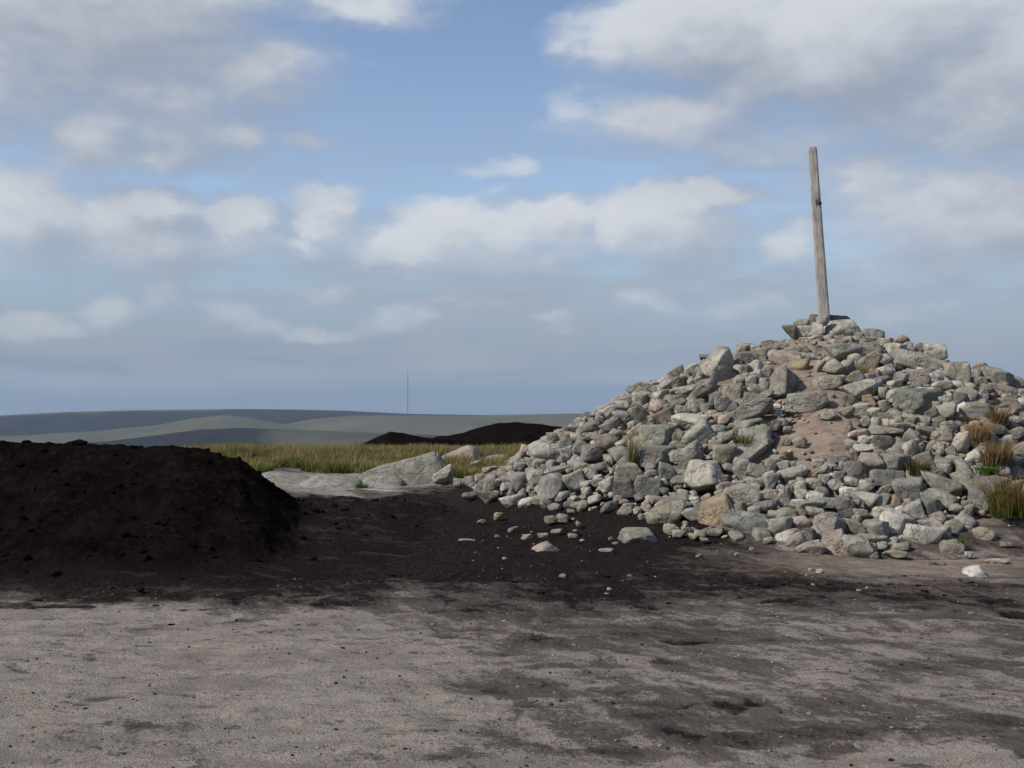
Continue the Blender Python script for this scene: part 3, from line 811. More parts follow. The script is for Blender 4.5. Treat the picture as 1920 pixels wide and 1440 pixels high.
4: [(1090,412,305,260,-5,'HQ','l'),(480,482,185,155,0,'b','d'),(650,472,195,155,-15,'b','g'),(340,462,125,105,25,'r','l'),(715,572,85,55,0,'r','n'),(850,582,215,75,10,'s','g'),(1015,582,105,65,0,'r','w'),(920,522,85,65,0,'r','p'),
    (885,482,65,45,0,'r','n'),(1210,532,75,75,0,'r','n'),(1400,542,275,155,-10,'r','g'),(1590,532,135,75,0,'r','p'),(1700,567,115,145,15,'a','g'),(1570,622,175,85,5,'r','d'),(1480,652,95,55,0,'r','l'),(1360,452,95,55,0,'r','l'),
    (1440,422,95,65,0,'r','p'),(1490,472,75,55,0,'r','l'),(1525,432,75,60,0,'r','g'),(1600,422,90,160,-35,'s','l'),(790,695,295,160,12,'r','n'),(990,692,145,115,10,'a','l'),(1190,690,350,255,15,'HT','o'),(1410,757,355,190,0,'r','g'),
    (1660,782,215,115,8,'r','l'),(1720,692,155,95,20,'r','g'),(830,812,115,65,0,'r','n'),(950,822,95,65,0,'r','p'),(1170,830,110,60,0,'r','n'),(1640,690,90,60,0,'r','n'),(1250,400,70,50,0,'r','p')],
5: [(505,592,195,105,18,'r','l'),(455,647,125,42,0,'s','g'),(440,692,115,65,0,'r','n'),(730,532,245,105,4,'b','g'),(680,592,145,65,5,'s','p'),(600,652,105,65,0,'r','n'),(760,627,95,36,0,'s','p'),(760,692,105,55,0,'s','p'),
    (670,712,105,95,0,'r','n'),(640,802,185,105,0,'a','d'),(505,792,115,65,0,'r','d'),(890,692,155,155,0,'r','g'),(1030,652,145,135,30,'r','l'),(1130,732,180,235,-32,'r','g'),(1330,672,185,185,0,'a','g'),
    (900,567,95,65,0,'r','l'),(980,542,95,95,0,'a','g'),(930,462,135,95,30,'a','p'),(1110,452,255,155,5,'r','l'),(1040,562,85,85,0,'r','l'),(1190,592,205,65,0,'s','l'),(1270,462,105,95,20,'r','l'),(1260,382,115,85,0,'r','d'),
    (1390,412,145,115,-15,'a','g'),(1380,562,125,75,0,'r','n'),(1450,622,105,105,0,'a','l'),(1510,692,115,65,0,'r','n'),(1170,332,125,65,0,'r','l'),(1280,322,85,65,0,'r','p'),(1340,342,95,75,0,'r','w'),
    (1290,277,145,55,0,'r','g'),(1440,270,120,70,15,'r','g'),(1480,332,95,65,0,'a','n'),(1060,390,120,60,0,'r','l')],
}

cairn = bpy.data.objects.new('cairn', None)
cairn.location = (CX, CY, float(ground_base(np.array([CX]), np.array([CY]))[0]))
COL.objects.link(cairn)
cairn['label'] = 'large conical cairn of heaped grey gritstone boulders with trodden earth, topped by the post'
cairn['category'] = 'cairn'
CLOC = Vector(cairn.location)

PATH = [(1470, 655, 60), (1500, 685, 55), (1540, 728, 50), (1566, 770, 56), (1545, 812, 64), (1490, 850, 52), (1420, 800, 22)]
def build_core():
    ang = np.linspace(0, 2 * np.pi, 200, endpoint=False)
    rad = np.concatenate([[.01], np.linspace(.08, 6.6, 120)])
    R, A = np.meshgrid(rad, ang, indexing='ij')
    X, Y = CX + R * np.cos(A), CY + R * np.sin(A)
    H = cairn_add(X, Y)
    pu, pv = pix(X, Y, ground_base(X, Y) + H)
    path = np.zeros(X.shape)
    for a_, b_, r_ in PATH:
        path = np.maximum(path, np.exp(-(((pu - a_) / r_) ** 2 + ((pv - b_) * 1.1 / r_) ** 2) ** 2 * .7))
    path = np.maximum(path, sstep(2.0 - np.hypot(X - CX, Y - CY), .9, 1.4)) * (Y < CY + 1)
    Z = ground_base(X, Y) + H - .03 - .10 * sstep(H, .15, .6) * (1 - path) + (.045 * fbm(X, Y, 3, 4, .55, 51.) + .02 * fbm(X, Y, 12, 3, .6, 52.)) * sstep(H, .05, .4)
    Z = Z - .12 * sstep(R, 5.2, 6.4)
    me = mesh_np('earth_core', np.stack([X - CLOC.x, Y - CLOC.y, Z - CLOC.z], -1).reshape(-1, 3), grid_faces(len(rad), len(ang), True)[:, ::-1])
    uu, _ = pix(X, Y, Z)
    left = 1 - sstep(uu, 1250, 1450)
    put_attr(me, 'peat', (.2 + 2.0 * left).ravel())
    d = np.clip(sstep(H - .45 * left, .10, .5), 0, 1)
    put_attr(me, 'dirt', d.ravel())
    link('earth_core', me, cairn, M_GROUND)
build_core()

placed = []       # (position, radius)
n_parts = 0
def set_stone(o, pos, px_w, px_h, dist, tilt, shape, depth_k=.85):
    w, h = px_w * dist / FPX, px_h * dist / FPX
    dep = max(min(w, h) * 1.15, .62 * max(w, h)) * depth_k
    az = math.atan2(pos.x, pos.y)
    flip = 1 if shape in HERO_ME else rng.choice((-1, 1))
    o.rotation_euler = (0 if shape in HERO_ME else rng.uniform(-.2, .2), -math.radians(tilt), -az + (0 if shape in HERO_ME else rng.uniform(-.12, .12)))
    o.scale = (w / 2 * flip, dep / 2, h / 2)
    return w, h, dep

def add_stone(px, py, w, h, tilt, shape, tn, parent, name='stone', sink=-.04, fn=solid1, at=None):
    pos, dist = hit(px, py, 40, fn)
    if at:
        dist = at; pos = Vector((0, 0, EYE)) + ray(px, py) * dist
    if parent is cairn and py < 640 and 1470 < px < 1630:          # stones wedged round the foot of the post
        dist = (CY + (.2 if py < 602 else -.33)) / ray(px, py).y
        pos = Vector((0, 0, EYE)) + ray(px, py) * dist
    me = HERO_ME[shape] if shape in HERO_ME else rng.choice(PROTO[shape])
    o = link(name, me, parent)
    W, H, D = set_stone(o, pos, w, h, dist, tilt, shape)
    pos = pos + ray(px, py) * (D * sink)
    o.location = pos - (CLOC if parent is cairn else Vector((0, 0, 0)))
    o.color = (*tint(tn), 1)
    placed.append((pos.copy(), (W + H + D) / 6))
    return o, pos, W, H, D

for crop, lst in STONES.items():
    x0, y0 = CROP[crop]
    for (cx, cy, w, h, tilt, shape, tn) in lst:
        add_stone(x0 + cx / K, y0 + cy / K, w / K * 1.14, h / K * 1.14, tilt, shape, tn, cairn)
        n_parts += 1

# smaller stones that fill the heap, random over the whole cairn
def in_path(u, v):
    return any((u - a) ** 2 + ((v - b) * 1.1) ** 2 < r * r for a, b, r in PATH)

def fill_stones():
    global n_parts
    P = np.array([p[0][:] for p in placed]); Rr = np.array([p[1] for p in placed])
    cand = []
    cell = {}
    E = []
    for crop, lst in STONES.items():
        for (cx, cy, w, h, tilt, shape, tn) in lst:
            if w * h > 5200:
                E.append((CROP[crop][0] + cx / K, CROP[crop][1] + cy / K, w / K * .5, h / K * .5))
    E = np.array(E)
    FOOT_X = [700, 850, 1000, 1150, 1200, 1290, 1450, 1520, 1640, 1700, 1800, 1860, 1920, 2300]
    FOOT_Y = [890, 905, 945, 955, 965, 1000, 1005, 1030, 1048, 1015, 985, 950, 940, 930]
    def ok(p, r):
        k = (int(p[0] / .5), int(p[1] / .5))
        for i in (-1, 0, 1):
            for j in (-1, 0, 1):
                for q, s in cell.get((k[0] + i, k[1] + j), ()):
                    if (p[0] - q[0]) ** 2 + (p[1] - q[1]) ** 2 + (p[2] - q[2]) ** 2 < (.80 * (r + s)) ** 2:
                        return False
        return True
    for p, r in placed:
        cell.setdefault((int(p.x / .5), int(p.y / .5)), []).append((p, r * .85))
    for size, tries in ((.17, 1500), (.10, 3500), (.075, 7000), (.052, 11000), (.034, 9000)):
        for _ in range(tries):
            a, rr = rng.uniform(0, 2 * math.pi), 6.0 * math.sqrt(rng.random())
            x, y = CX + rr * math.cos(a), CY + rr * math.sin(a)
            front = y < CY + 1.5
            if size > .15 and front and 860 < 960 + FPX * x / y < 1900:
                continue
            if not front and size < .08:
                continue
            edge = rr > 5.0
            if edge and rng.random() < (rr - 5.0) / .9:
                continue
            z = land1(x, y)
            u, v = pix(x, y, z)
            if front and in_path(u, v) and (size > .05 or rng.random() < .22):
                continue
            r = size * rng.uniform(.75, 1.2)
            if 1380 < u < 1720 and 850 < v < 960 and size > .13:
                continue
            if front and (v > np.interp(u, FOOT_X, FOOT_Y) or (((E[:, 0] - u) / E[:, 2]) ** 2 + ((E[:, 1] - v) / E[:, 3]) ** 2).min() < .85):
                continue
            p = (x, y, z + r * .05 - .03)
            if not ok(p, r):
                continue
            cell.setdefault((int(x / .5), int(y / .5)), []).append((p, r))
            cand.append((r, p, front))
    cand.sort(key=lambda c: (-c[2], -c[0]))
    VV, FF, CC, base = [], [], [], 0
    for r, p, front in cand:
        kind = rng.choice('aarrrsb')
        if front and in_path(*pix(p[0], p[1], p[2])):
            r *= .8
        tn = rng.choice('gggggggllllldddnnnnpppw' if r < .12 else 'gggglldnnp')
        sx, sy, sz = r * rng.uniform(.85, 1.4), r * rng.uniform(.8, 1.2), r * rng.uniform(.55, .95)
        rot = Vector((rng.uniform(-.35, .35), rng.uniform(-.35, .35), rng.uniform(0, 6.28)))
        if front and n_parts < 300:
            o = link('stone', rng.choice(PROTO[kind]), cairn)
            o.location = Vector(p) - CLOC; o.rotation_euler = rot; o.scale = (sx, sy, sz); o.color = (*tint(tn), 1)
            n_parts += 1
        else:
            V, F = PROTO_LOW[kind][rng.randrange(10)]
            from mathutils import Euler
            Mx = np.array(Euler(rot).to_matrix())
            VV.append((V * (sx, sy, sz)) @ Mx.T + np.array(p) - np.array(CLOC)); FF.append(F + base); base += len(V)
            CC.append(np.repeat([tint(tn)], len(V), 0))
    me = mesh_np('small_stones', np.concatenate(VV), np.concatenate(FF))
    put_attr(me, 'tint', np.concatenate(CC), 'FLOAT_COLOR')
    link('small_stones', me, cairn, M_PEBBLE, kind='stuff')
    print('cairn parts', n_parts, 'small stones', len(VV))
fill_stones()

# ------------------------------------------------------------------ post on the cairn
def build_post():
    base, dist = hit(1546, 612, 40)
    d0 = ray(1546, 606); tdist = CY / d0.y
    p0 = Vector((0, 0, EYE)) + d0 * tdist
    p1 = Vector((0, 0, EYE)) + ray(1523, 275) * (CY / ray(1523, 275).y)
    axis = (p1 - p0)
    L = axis.length
    root = bpy.data.objects.new('wooden_post', None)
    COL.objects.link(root)
    root.location = p0
    q = axis.normalized().to_track_quat('Z', 'Y')
    root.rotation_mode = 'QUATERNION'
    from mathutils import Quaternion
    root.rotation_quaternion = Vector((0, 0, 1)).rotation_difference(axis.normalized()) @ Quaternion((0, 0, 1), math.radians(-16))
    root['label'] = 'tall weathered grey wooden post leaning slightly, wedged upright on top of the cairn'
    root['category'] = 'post'
    ns, nz = 28, 90
    V = []
    zs = np.concatenate([np.linspace(-.45, L - .06, nz), [L - .035, L - .015, L - .004, L]])
    shr = np.concatenate([np.ones(nz), [.95, .84, .62, .0]])
    for z, s in zip(zs, shr):
        t = max(0, z / L)
        hw, hd = .086 * (1 - .26 * t), .074 * (1 - .2 * t)
        for k in range(ns):
            a = 2 * math.pi * k / ns
            c, sn = math.cos(a), math.sin(a)
            f = (abs(c) ** 7 + abs(sn) ** 7) ** (-1 / 7)
            nn = 1 + .035 * mnoise.noise(Vector((c * 2.2, sn * 2.2, z * 1.4))) + .012 * mnoise.noise(Vector((c * 6, sn * 6, z * 5)))
            x, y = hw * c * f * nn * s, hd * sn * f * nn * s
            # notch worn into the front right edge
            dz = (z - L * .672) / .055
            if x > 0 and y < 0.01:
                x -= .034 * math.exp(-dz * dz * 1.3)
                y += .016 * math.exp(-dz * dz * 1.3)
            V.append((x, y, z))
    F = grid_faces(len(zs), ns, True)
    me = mesh_np('shaft', V, F[:, ::-1])
    bm = bmesh.new(); bm.from_mesh(me); bmesh.ops.recalc_face_normals(bm, faces=bm.faces); bm.to_mesh(me); bm.free()
    link('shaft', me, root, M_WOOD)
    # bolt hole in the notch
    bm = bmesh.new()
    bmesh.ops.create_cone(bm, cap_ends=True, segments=16, radius1=.021, radius2=.021, depth=.05)
    me2 = bpy.data.meshes.new('bolt_hole'); bm.to_mesh(me2); bm.free()
    o = link('bolt_hole', me2, root, M_DARK)
    o.rotation_euler = (math.radians(90), 0, math.radians(40))
    o.location = (.050, -.046, L * .672)
    return root
build_post()

# ------------------------------------------------------------------ loose stones on the ground
def top_stone(px, py, w, h, tilt, shape, tn, label, group=None, name='stone', sink=.05, at=None):
    o, *_ = add_stone(px, py, w, h, tilt, shape, tn, None, name, sink, at=at)
    o['label'], o['category'] = label, 'stone'
    if group: o['group'] = group
    return o

top_stone(1828, 1078, 46, 30, 8, 'HR', 'w', 'round white stone lying alone on the peat in front of the cairn')
top_stone(1199, 1006, 84, 31, -2, 'HR', 'g', 'long smooth grey stone lying flat at the foot of the cairn', name='boulder')
top_stone(1020, 1032, 56, 28, 20, 'HR', 'p', 'pinkish oblong stone tilted on the peat, apart from the cairn')
top_stone(832, 892, 45, 31, 24, 'r', 'l', 'pale rounded boulder leaning on the right end of the wedge slab', name='boulder', at=16.4)
top_stone(934, 966, 22, 14, 38, 'a', 'o', 'small rust orange stone on black peat below the cairn edge')
top_stone(961, 940, 50, 23, 12, 'r', 'w', 'bright whitish stone lying on peat at the cairn edge')
top_stone(1785, 1028, 42, 30, -8, 'r', 'n', 'brownish round stone half sunk in bare soil before the cairn', name='boulder')
top_stone(1845, 1002, 40, 25, -14, 'r', 'n', 'brown flattish stone in bare sandy soil below the big square boulder')
top_stone(671, 920, 13, 10, 0, 'b', 'd', 'small dark block of stone on the pale grit by the slabs')
for (px, py, w, h, t, s, c) in [(1044, 997, 22, 13, 0, 'r', 'p'), (1018, 1006, 22, 13, 0, 'r', 'p'), (988, 1009, 22, 15, 20, 'r', 'p'), (1074, 1005, 20, 10, 0, 'r', 'p'),
        (1033, 974, 26, 16, 12, 'r', 'n'), (1055, 972, 22, 20, 0, 'r', 'p'), (1086, 946, 34, 13, 8, 's', 'n'), (1071, 959, 17, 9, 0, 'r', 'n'), (1084, 983, 12, 10, -30, 'r', 'p'),
        (1179, 950, 30, 13, 6, 'r', 'p'), (1170, 941, 20, 10, 0, 'r', 'n'), (962, 993, 22, 11, 15, 'a', 'p'), (874, 1015, 34, 9, 0, 's', 'n'), (1136, 1032, 28, 10, -4, 's', 'p'),
        (1154, 1019, 12, 8, 0, 'r', 'p'), (1145, 1010, 10, 7, 20, 'r', 'p'), (1074, 1006, 14, 8, 0, 'r', 'p'), (1272, 1000, 26, 15, 5, 'r', 'g'), (1300, 1006, 20, 13, 0, 'a', 'o'),
        (1817, 1040, 15, 11, 0, 'r', 'l'), (1760, 1058, 34, 12, 0, 's', 'n'), (1537, 1072, 14, 10, 0, 'a', 'l'), (1520, 1070, 10, 9, 0, 'a', 'l'), (1676, 1038, 44, 14, -6, 's', 'n'),
        (1440, 1013, 18, 12, 0, 'r', 'n'), (1886, 1020, 20, 10, 0, 's', 'n'), (1870, 1052, 40, 9, 0, 's', 'l'), (902, 978, 18, 8, 0, 's', 'n'), (1092, 764 + 250, 10, 6, 0, 'r', 'p'),
        (1320, 1012, 16, 9, 0, 'r', 'p'), (1500, 1030, 16, 9, 0, 'r', 'n')]:
    look = {'p': 'pinkish', 'n': 'brown', 'l': 'pale', 'g': 'grey', 'o': 'rusty'}[c] + {'r': ' rounded', 's': ' flat', 'a': ' angular'}[s]
    near = min(((1199, 1006, 'long smooth grey stone'), (1020, 1032, 'pinkish oblong stone'), (1828, 1078, 'round white stone'), (961, 940, 'bright whitish stone'),
                (1590, 1030, 'twin boulders'), (1380, 980, 'tan boulder'), (1130, 900, 'thin straw tuft')), key=lambda q: math.hypot(q[0] - px, (q[1] - py) * 2))[2]
    top_stone(px, py, w, h, t, s, c, 'small ' + look + ' stone half sunk in peat near the ' + near, 'small stones scattered in the peat before the cairn', sink=.0)

# ------------------------------------------------------------------ rock slabs in the hollow beyond the peat
def slab(px0, px1, ytop, ybot, dist, planes, p, tn, label, depth=.9, tilt=0, yaw=0):
    V, F = stone_shape('a', 5, planes, p, .02)
    me = mesh_np('rock_slab', V, F); me.materials.append(M_STONE)
    o = link('rock_slab', me)
    w, h = (px1 - px0) / FPX * dist, (ybot - ytop) / FPX * dist
    c = Vector((0, 0, EYE)) + ray((px0 + px1) / 2, (ytop + ybot) / 2) * dist
    o.location = c + Vector((0, depth * .3, 0))
    o.scale = (w / 2, depth, h / 2)
    o.rotation_euler = (0, -math.radians(tilt), -math.atan2(c.x, c.y) + yaw)
    o.color = (*TINT[tn], 1)
    o['label'], o['category'] = label, 'rock slab'
    return o
def wedge_slab(label):
    D0, pts = 17.3, [(646, 915), (655, 901), (674, 889), (704, 879), (760, 867), (800, 855), (816, 853), (826, 864), (837, 884), (834, 915), (790, 930), (700, 930)]
    c = Vector((0, 0, EYE)) + ray(742, 900) * D0
    bm = bmesh.new()
    vs = []
    for px, py in pts:
        p = Vector((0, 0, EYE)) + ray(px, py) * (D0 / ray(px, py).y)
        vs.append(bm.verts.new((p.x - c.x, 0, p.z - c.z)))
    f = bm.faces.new(vs)
    ex = bmesh.ops.extrude_face_region(bm, geom=[f])
    for v in ex['geom']:
        if isinstance(v, bmesh.types.BMVert):
            v.co.y += 1.25; v.co.x *= .93; v.co.z += .03
    for v in vs:                                              # the front leans back
        v.co.y += (v.co.z + .25) * .45
    bmesh.ops.recalc_face_normals(bm, faces=bm.faces)
    bmesh.ops.bevel(bm, geom=[e for e in bm.edges], offset=.035, segments=2, affect='EDGES')
    bmesh.ops.triangulate(bm, faces=bm.faces)
    for _ in range(4):
        bmesh.ops.subdivide_edges(bm, edges=[e for e in bm.edges if e.calc_length() > .09], cuts=1, use_grid_fill=True)
        bmesh.ops.triangulate(bm, faces=bm.faces)
    for v in bm.verts:
        q = v.co * 2.2
        v.co += Vector((mnoise.fractal(q, .8, 2, 4), mnoise.fractal(q + Vector((7, 3, 1)), .8, 2, 4), mnoise.fractal(q + Vector((1, 9, 4)), .8, 2, 4))) * .022
    bmesh.ops.recalc_face_normals(bm, faces=bm.faces)
    for f_ in bm.faces: f_.smooth = True
    me = bpy.data.meshes.new('rock_slab'); bm.to_mesh(me); bm.free()
    me.materials.append(M_STONE)
    o = link('rock_slab', me, None, None, label=label, category='rock slab')
    o.location = c
    o.color = (.27, .262, .232, 1)
WEDGE = [(-.40, -.15, .90, .46), (.42, -.1, .88, .80), (.03, -.88, .46, .62), (.93, -.25, .3, .80), (-.9, -.2, -.1, .98), (0, .95, .2, .8), (0, 0, -1, .72), (.35, -.85, -.2, .74)]
FLAT = [(0, -.35, .94, .45), (-.35, -.3, .88, .6), (.4, -.3, .85, .6), (0, 1, 0, .8), (0, 0, -1, .6), (1, -.2, .1, .9), (-1, -.2, .1, .9), (0, -1, .3, .7)]
wedge_slab('large pale wedge shaped rock slab rising to a blunt end by the cairn')
slab(470, 600, 893, 945, 18.6, FLAT, 9, 'g', 'low flat grey rock slab emerging from behind the black peat mound', .9, -8)
slab(548, 684, 896, 962, 16.6, FLAT, 8, 'g', 'pale humped rock slab in the grit between peat mound and wedge slab', .8, 3)
slab(672, 762, 892, 950, 16.9, FLAT, 9, 'g', 'small pale rock slab streaked with stains, tucked under the wedge slab', .55, 0)
slab(822, 912, 837, 885, 25.5, WEDGE, 12, 'p', 'weathered pinkish rock outcrop half hidden in the moor grass', .8, 2)
slab(560, 800, 922, 985, 15.8, FLAT, 8, 'l', 'bright low shelf of pale grit rock behind the peat rim', .45, 1)

# ------------------------------------------------------------------ grass
def blades(root, hgt, spread, count, base_c, tip_c, rs, width=.007, lean=.5):
    """tapered bent blades: returns V, F(tri), colours"""
    a = rs.uniform(0, 2 * np.pi, count); d = spread * np.sqrt(rs.uniform(0, 1, count))
    bx, by = root[0] + d * np.cos(a), root[1] + d * np.sin(a)
    h = hgt * rs.uniform(.55, 1.1, count)
    la = a + rs.normal(0, .6, count); lm = h * lean * rs.uniform(.1, 1, count)
    lx, ly = lm * np.cos(la) + .10 * h, lm * np.sin(la)
    wa = rs.uniform(0, np.pi, count); wx, wy = width * np.cos(wa), width * np.sin(wa)
    z0 = root[2] - .03
    rows = []
    for t, ww in ((0, 1.0), (.5, .8), (1.0, 0)):
        cx, cy, cz = bx + lx * t * t, by + ly * t * t, z0 + h * (t - .12 * t * t)
        if ww > 0:
            rows += [np.stack([cx - wx * ww, cy - wy * ww, cz], 1), np.stack([cx + wx * ww, cy + wy * ww, cz], 1)]
        else:
            rows += [np.stack([cx, cy, cz], 1)]
    V = np.stack(rows, 1).reshape(-1, 3)
    f = np.array([[0, 1, 3], [0, 3, 2], [2, 3, 4]])
    F = (np.arange(count)[:, None, None] * 5 + f[None]).reshape(-1, 3)
    k = rs.uniform(.75, 1.25, (count, 1))
    mid = (np.array(base_c) + np.array(tip_c)) / 2
    C = np.stack([base_c * k, base_c * k, mid * k, mid * k, tip_c * k], 1).reshape(-1, 3)
    return V, F, C

GREEN, STRAW, RUSSET, LUSH = np.array([.060, .082, .018]), np.array([.36, .315, .145]), np.array([.31, .21, .10]), np.array([.055, .11, .014])

def build_moor_grass():
    rs = np.random.RandomState(3)
    VV, FF, CC, base = [], [], [], 0
    N_T = 9500
    for i in range(N_T):
        y = rs.uniform(18.5, 21.5) if rs.rand() < .22 else rs.uniform(20, 41)
        u = rs.uniform(-250, 1500) if rs.rand() < .25 else rs.uniform(330, 1130)
        x = (u - 960) / FPX * y
        edge = np.interp(u, [-400, 350, 480, 520, 600, 700, 830, 1000, 1500], [19, 19, 19.5, 22.5, 21.3, 20.6, 19.3, 18.5, 21.5])
        edge += 1.3 * shade1(x * 1.8, 30)
        if y < edge or math.hypot(x - CX, y - CY) < 6.0:
            continue
        if 800 < u < 925 and 23.6 < y < 26.0:
            continue
        dens = cover1(x, y)
        if dens < -.25 and rs.rand() < .6:
            continue
        z = land1(x, y)
        tall = .17 + .28 * max(-.5, min(.8, dens + .1)) + .14 * rs.rand()
        t = np.clip(rs.normal(.5 + .5 * shade1(x, y), .22), 0, 1)
        tip = (STRAW * (1 - t) + RUSSET * t) * rs.uniform(.6, 1.0)
        if rs.rand() < (.5 if y < edge + 1.2 else .24):
            tip = GREEN * 2.0; tall *= .75
        tall *= .45 + .55 * float(sstep(np.array(u), 260, 470)) if u < 470 else 1
        bc = GREEN * rs.uniform(.7, 1.5)
        V, F, C = blades((x, y, z), tall, .17, 22, bc, tip, rs, .006 + .0002 * y, .6)
        VV.append(V); FF.append(F + base); CC.append(C); base += len(V)
    me = mesh_np('moor_grass', np.concatenate(VV), np.concatenate(FF), False)
    put_attr(me, 'tint', np.concatenate(CC), 'FLOAT_COLOR')
    link('moor_grass', me, None, M_GRASS, kind='stuff', label='straw coloured moor grass with green bases beyond the rock slabs', category='grass')
build_moor_grass()

def tuft(px, py, hpx, wpx, base_c, tip_c, label, count=70, seed=1, lean=.5):
    rs = np.random.RandomState(seed)
    p, dist = hit(px, py, 40)
    p = p - ray(px, py) * .12
    V, F, C = blades((0, 0, 0), hpx / FPX * dist, wpx / 2 / FPX * dist, int(count * 1.7), np.array(base_c) * .75, np.array(tip_c) * .85, rs, .0045, lean + .35)
    me = mesh_np('grass_tuft', V, F, False)
    put_attr(me, 'tint', C, 'FLOAT_COLOR')
    o = link('grass_tuft', me, None, M_GRASS, label=label, category='grass tuft')
    o.location = p
    return o
tuft(1188, 868, 78, 16, GREEN * 1.3, STRAW, 'tall thin straw tuft with green base on the left flank of the cairn', 45, 1, .18)
tuft(1428, 797, 16, 18, LUSH, LUSH * 1.4, 'short bright green tuft between grey stones high on the cairn', 50, 2)
tuft(1392, 826, 20, 34, GREEN, RUSSET * .8, 'low green and rust tuft at the top of the big slanting boulder', 80, 3)
tuft(1616, 700, 26, 20, RUSSET * .7, RUSSET * 1.3, 'small orange brown tuft under the cairn summit', 70, 4)
tuft(1834, 822, 44, 34, RUSSET * .8, RUSSET * 1.35, 'tall golden brown tuft on the right flank of the cairn', 160, 5, .35)
tuft(1866, 866, 48, 42, RUSSET * .6, RUSSET * .95, 'dense russet tuft beside the white pointed stone', 220, 6, .35)
tuft(1905, 962, 80, 80, GREEN * 1.2, np.array([.26, .18, .065]), 'big olive and gold grass clump beside the square boulder', 420, 7, .4)
tuft(1722, 884, 34, 34, GREEN * .8, np.array([.14, .12, .05]), 'dark mossy tuft wedged among the right hand cairn stones', 110, 8)
tuft(1850, 886, 22, 34, LUSH, LUSH * 1.5, 'bright green grass patch above the square boulder', 130, 9)
tuft(1796, 1014, 12, 24, GREEN, GREEN * 1.8, 'tiny green tuft in the bare soil before the cairn', 60, 10)
tuft(679, 914, 16, 20, LUSH * .9, LUSH * 1.3, 'small green tuft between the pale rock slabs', 70, 11)
tuft(1870, 790, 40, 30, RUSSET * .5, RUSSET * .9, 'brown withered tuft over a flat stone on the right flank', 110, 12, .4)

# ------------------------------------------------------------------ clods of peat and pebbles
def scatter_grit():
    """loose grit and crumbs of peat on the trodden ground"""
    rs = np.random.RandomState(21)
    U2, F2 = ICO[2]
    for name, cnt, tints, label, cat in (('grit', 1900, 'nngpl', 'coarse loose grit strewn over the bare trodden ground', 'grit'),
                                         ('peat_crumbs', 1300, None, 'fine dark crumbs of peat strewn over the bare trodden ground', 'peat crumbs')):
        VV, FF, CC, base = [], [], [], 0
        while len(VV) < cnt:
            y = 3.6 + 5.6 * rs.rand() ** 1.4; x = (rs.rand() - .5) * 1.25 * y
            c = float(perlin(np.array([x * 1.7]), np.array([y * 1.7 + (5 if tints else 0)]))[0])
            if c < rs.uniform(-.5, .35): continue
            r = .003 + .007 * rs.rand() ** 5
            k = np.clip(1 + .2 * rs.normal(size=(len(U2), 1)), .6, 1.5)
            VV.append(U2 * k * (r * rs.uniform(.9, 1.5), r * rs.uniform(.8, 1.2), r * .7) + (x, y, ground1(x, y) + r * .2))
            FF.append(F2 + base); base += len(U2)
            CC.append(np.repeat([tint(rng.choice(tints))], len(U2), 0) * .85 if tints else np.repeat([(.03, .024, .022)], len(U2), 0))
        me = mesh_np(name, np.concatenate(VV), np.concatenate(FF), False)
        put_attr(me, 'tint', np.concatenate(CC), 'FLOAT_COLOR')
        link(name, me, None, M_PEBBLE, kind='stuff', label=label, category=cat)

def scatter_clods():
    rs = np.random.RandomState(9)
    VV, FF, base = [], [], 0
    U2, F2 = ICO[2]
    for i in range(520):
        u = rs.uniform(-250, 1000)
        y = rs.uniform(7.6, 14.2)
        x = (u - 960) / FPX * y
        m = mound1(x, y)
        g = land1(x, y)
        if m < g + .02:
            continue
        z = max(m, g)
        r = .010 + .028 * rs.rand() ** 3 + (.02 if 12.2 < y < 13.6 and rs.rand() < .3 else 0)
        k = 1 + .28 * rs.normal(size=(len(U2), 1))
        V = U2 * np.clip(k, .5, 1.6) * (r * rs.uniform(.8, 1.5), r * rs.uniform(.8, 1.3), r * rs.uniform(.55, 1.0)) + (x, y, z + r * .2)
        VV.append(V); FF.append(F2 + base); base += len(V)
    # clods along the outer foot and strewn over the grit
    for i in range(70):
        u = rs.uniform(0, 1900); v = 1075 + abs(rs.normal(0, 30))
        y = EYE * FPX / (v - HORIZON); x = (u - 960) / FPX * y
        if y < 4.3: continue
        r = .010 + .016 * rs.rand() ** 2
        k = 1 + .28 * rs.normal(size=(len(U2), 1))
        V = U2 * np.clip(k, .5, 1.6) * (r * 1.6, r, r * .5) + (x, y, ground1(x, y))
        VV.append(V); FF.append(F2 + base); base += len(V)
    me = mesh_np('peat_clods', np.concatenate(VV), np.concatenate(FF))
    put_attr(me, 'peat', np.full(base, 3.0))
    link('peat_clods', me, None, M_PEAT, kind='stuff', label='crumbly black clods of peat strewn on the mound and its foot', category='peat clods')
    VV, FF, CC, base = [], [], [], 0
    for i in range(230):
        if rs.rand() < .9:
            u, v = rs.uniform(880, 1950), 940 + abs(rs.normal(0, 75))
        else:
            u, v = rs.uniform(-100, 2000), rs.uniform(1050, 1430)
        y = EYE * FPX / (v - HORIZON); x = (u - 960) / FPX * y
        if y > 14 or core1(x, y) > .3: continue
        V, F = PROTO_LOW['r'][rs.randint(10)]
        r = .006 + .024 * rs.rand() ** 3
        if y < 7: r *= .45
        VV.append(V * (r * 1.2, r, r * .7) + (x, y, max(land1(x, y), ground1(x, y)) + r * .15)); FF.append(F + base); base += len(V)
        CC.append(np.repeat([tint(rng.choice('nnppg'))], len(V), 0))
    me = mesh_np('pebbles', np.concatenate(VV), np.concatenate(FF))
    put_attr(me, 'tint', np.concatenate(CC), 'FLOAT_COLOR')
    link('pebbles', me, None, M_PEBBLE, kind='stuff', label='small gravel and pebbles strewn over the peat before the cairn', category='pebbles')
scatter_grit()
scatter_clods()

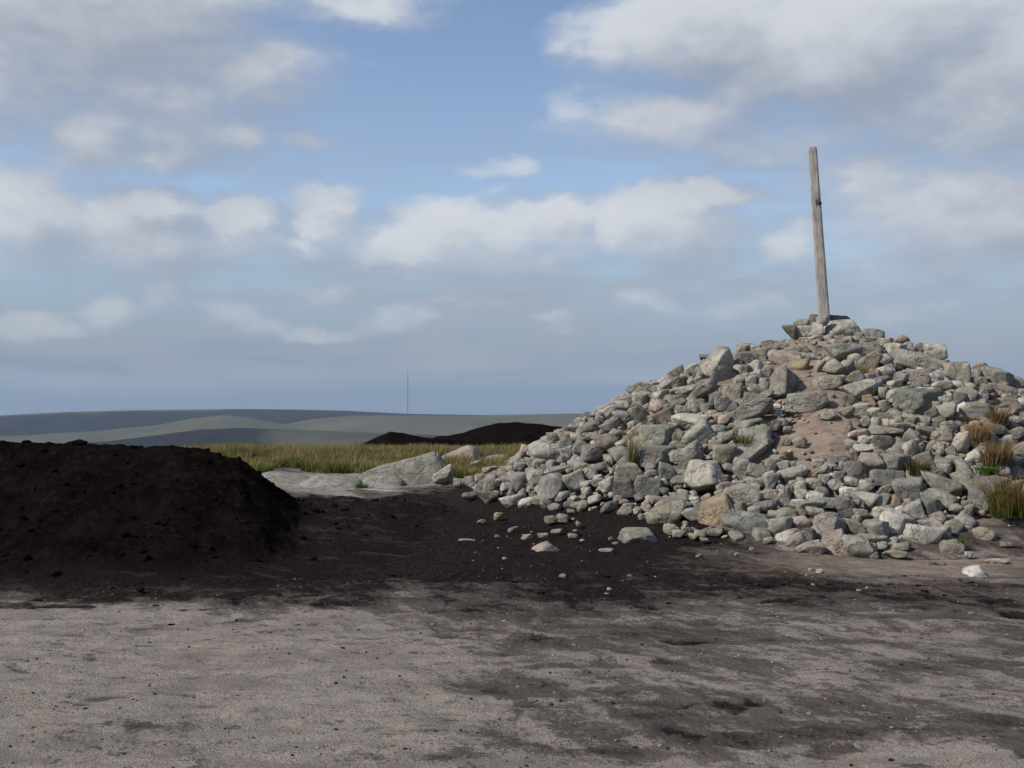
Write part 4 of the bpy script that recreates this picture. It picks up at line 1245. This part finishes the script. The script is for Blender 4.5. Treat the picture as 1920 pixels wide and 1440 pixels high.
# ------------------------------------------------------------------ distant radio mast
def build_mast():
    D = 5900.0
    x = (764.5 - 960) / FPX * D
    zb = EYE - (778 - HORIZON) / FPX * D
    zt = EYE - (693 - HORIZON) / FPX * D
    root = bpy.data.objects.new('radio_mast', None)
    root.location = (x, D, zb); COL.objects.link(root)
    root['label'] = 'very slender tall guyed radio mast far off on the moor skyline'
    root['category'] = 'mast'
    H = zt - zb
    def tube(bm, a, b, r, seg=6):
        a, b = Vector(a), Vector(b); d = b - a
        M = d.to_track_quat('Z', 'Y').to_matrix().to_4x4(); M.translation = (a + b) / 2
        bmesh.ops.create_cone(bm, cap_ends=True, segments=seg, radius1=r, radius2=r, depth=d.length, matrix=M)
    bm = bmesh.new()
    c = [(2.0 * math.cos(a), 2.0 * math.sin(a)) for a in (0.5, 2.594, 4.689)]
    for k in range(3):
        tube(bm, (*c[k], -20), (*c[k], H * .86), .55)
    nb = 26
    for i in range(nb):
        z0, z1 = H * .86 * i / nb, H * .86 * (i + 1) / nb
        for k in range(3):
            tube(bm, (*c[k], z0), (*c[(k + 1) % 3], z1), .35, 4)
            tube(bm, (*c[k], z0), (*c[(k + 1) % 3], z0), .35, 4)
    me = bpy.data.meshes.new('lattice_tower'); bm.to_mesh(me); bm.free()
    link('lattice_tower', me, root, M_STEEL)
    bm = bmesh.new(); tube(bm, (0, 0, H * .85), (0, 0, H), 1.2, 10)
    me = bpy.data.meshes.new('antenna_cylinder'); bm.to_mesh(me); bm.free()
    link('antenna_cylinder', me, root, M_STEEL)
    for k in range(3):
        for f in (.35, .6, .85):
            bm = bmesh.new(); a = .5 + k * 2.094
            tube(bm, (2 * math.cos(a), 2 * math.sin(a), H * f), (130 * math.cos(a), 130 * math.sin(a), -25), .06, 4)
            me = bpy.data.meshes.new('guy_wire'); bm.to_mesh(me); bm.free()
            link('guy_wire', me, root, M_STEEL)
build_mast()

# ------------------------------------------------------------------ haze over the whole moor
def build_haze():
    bm = bmesh.new()
    bmesh.ops.create_cube(bm, size=1)
    me = bpy.data.meshes.new('haze'); bm.to_mesh(me); bm.free()
    m, n, out = new_mat('air')
    vol = n.new('ShaderNodeVolumePrincipled', {'Color': (.62, .79, 1.0, 1), 'Density': 0.000042, 'Anisotropy': 0.0})
    n.t.links.new(vol.outputs[0], out.inputs['Volume'])
    me.materials.append(m)
    zmin, zmax = -560.0, 300.0
    o = link('haze', me, None, None, kind='stuff', label='thin blue summer haze over the distant moors', category='haze')
    o.scale = (19000, 19000, zmax - zmin)
    o.location = (0, 0, (zmin + zmax) / 2)
build_haze()
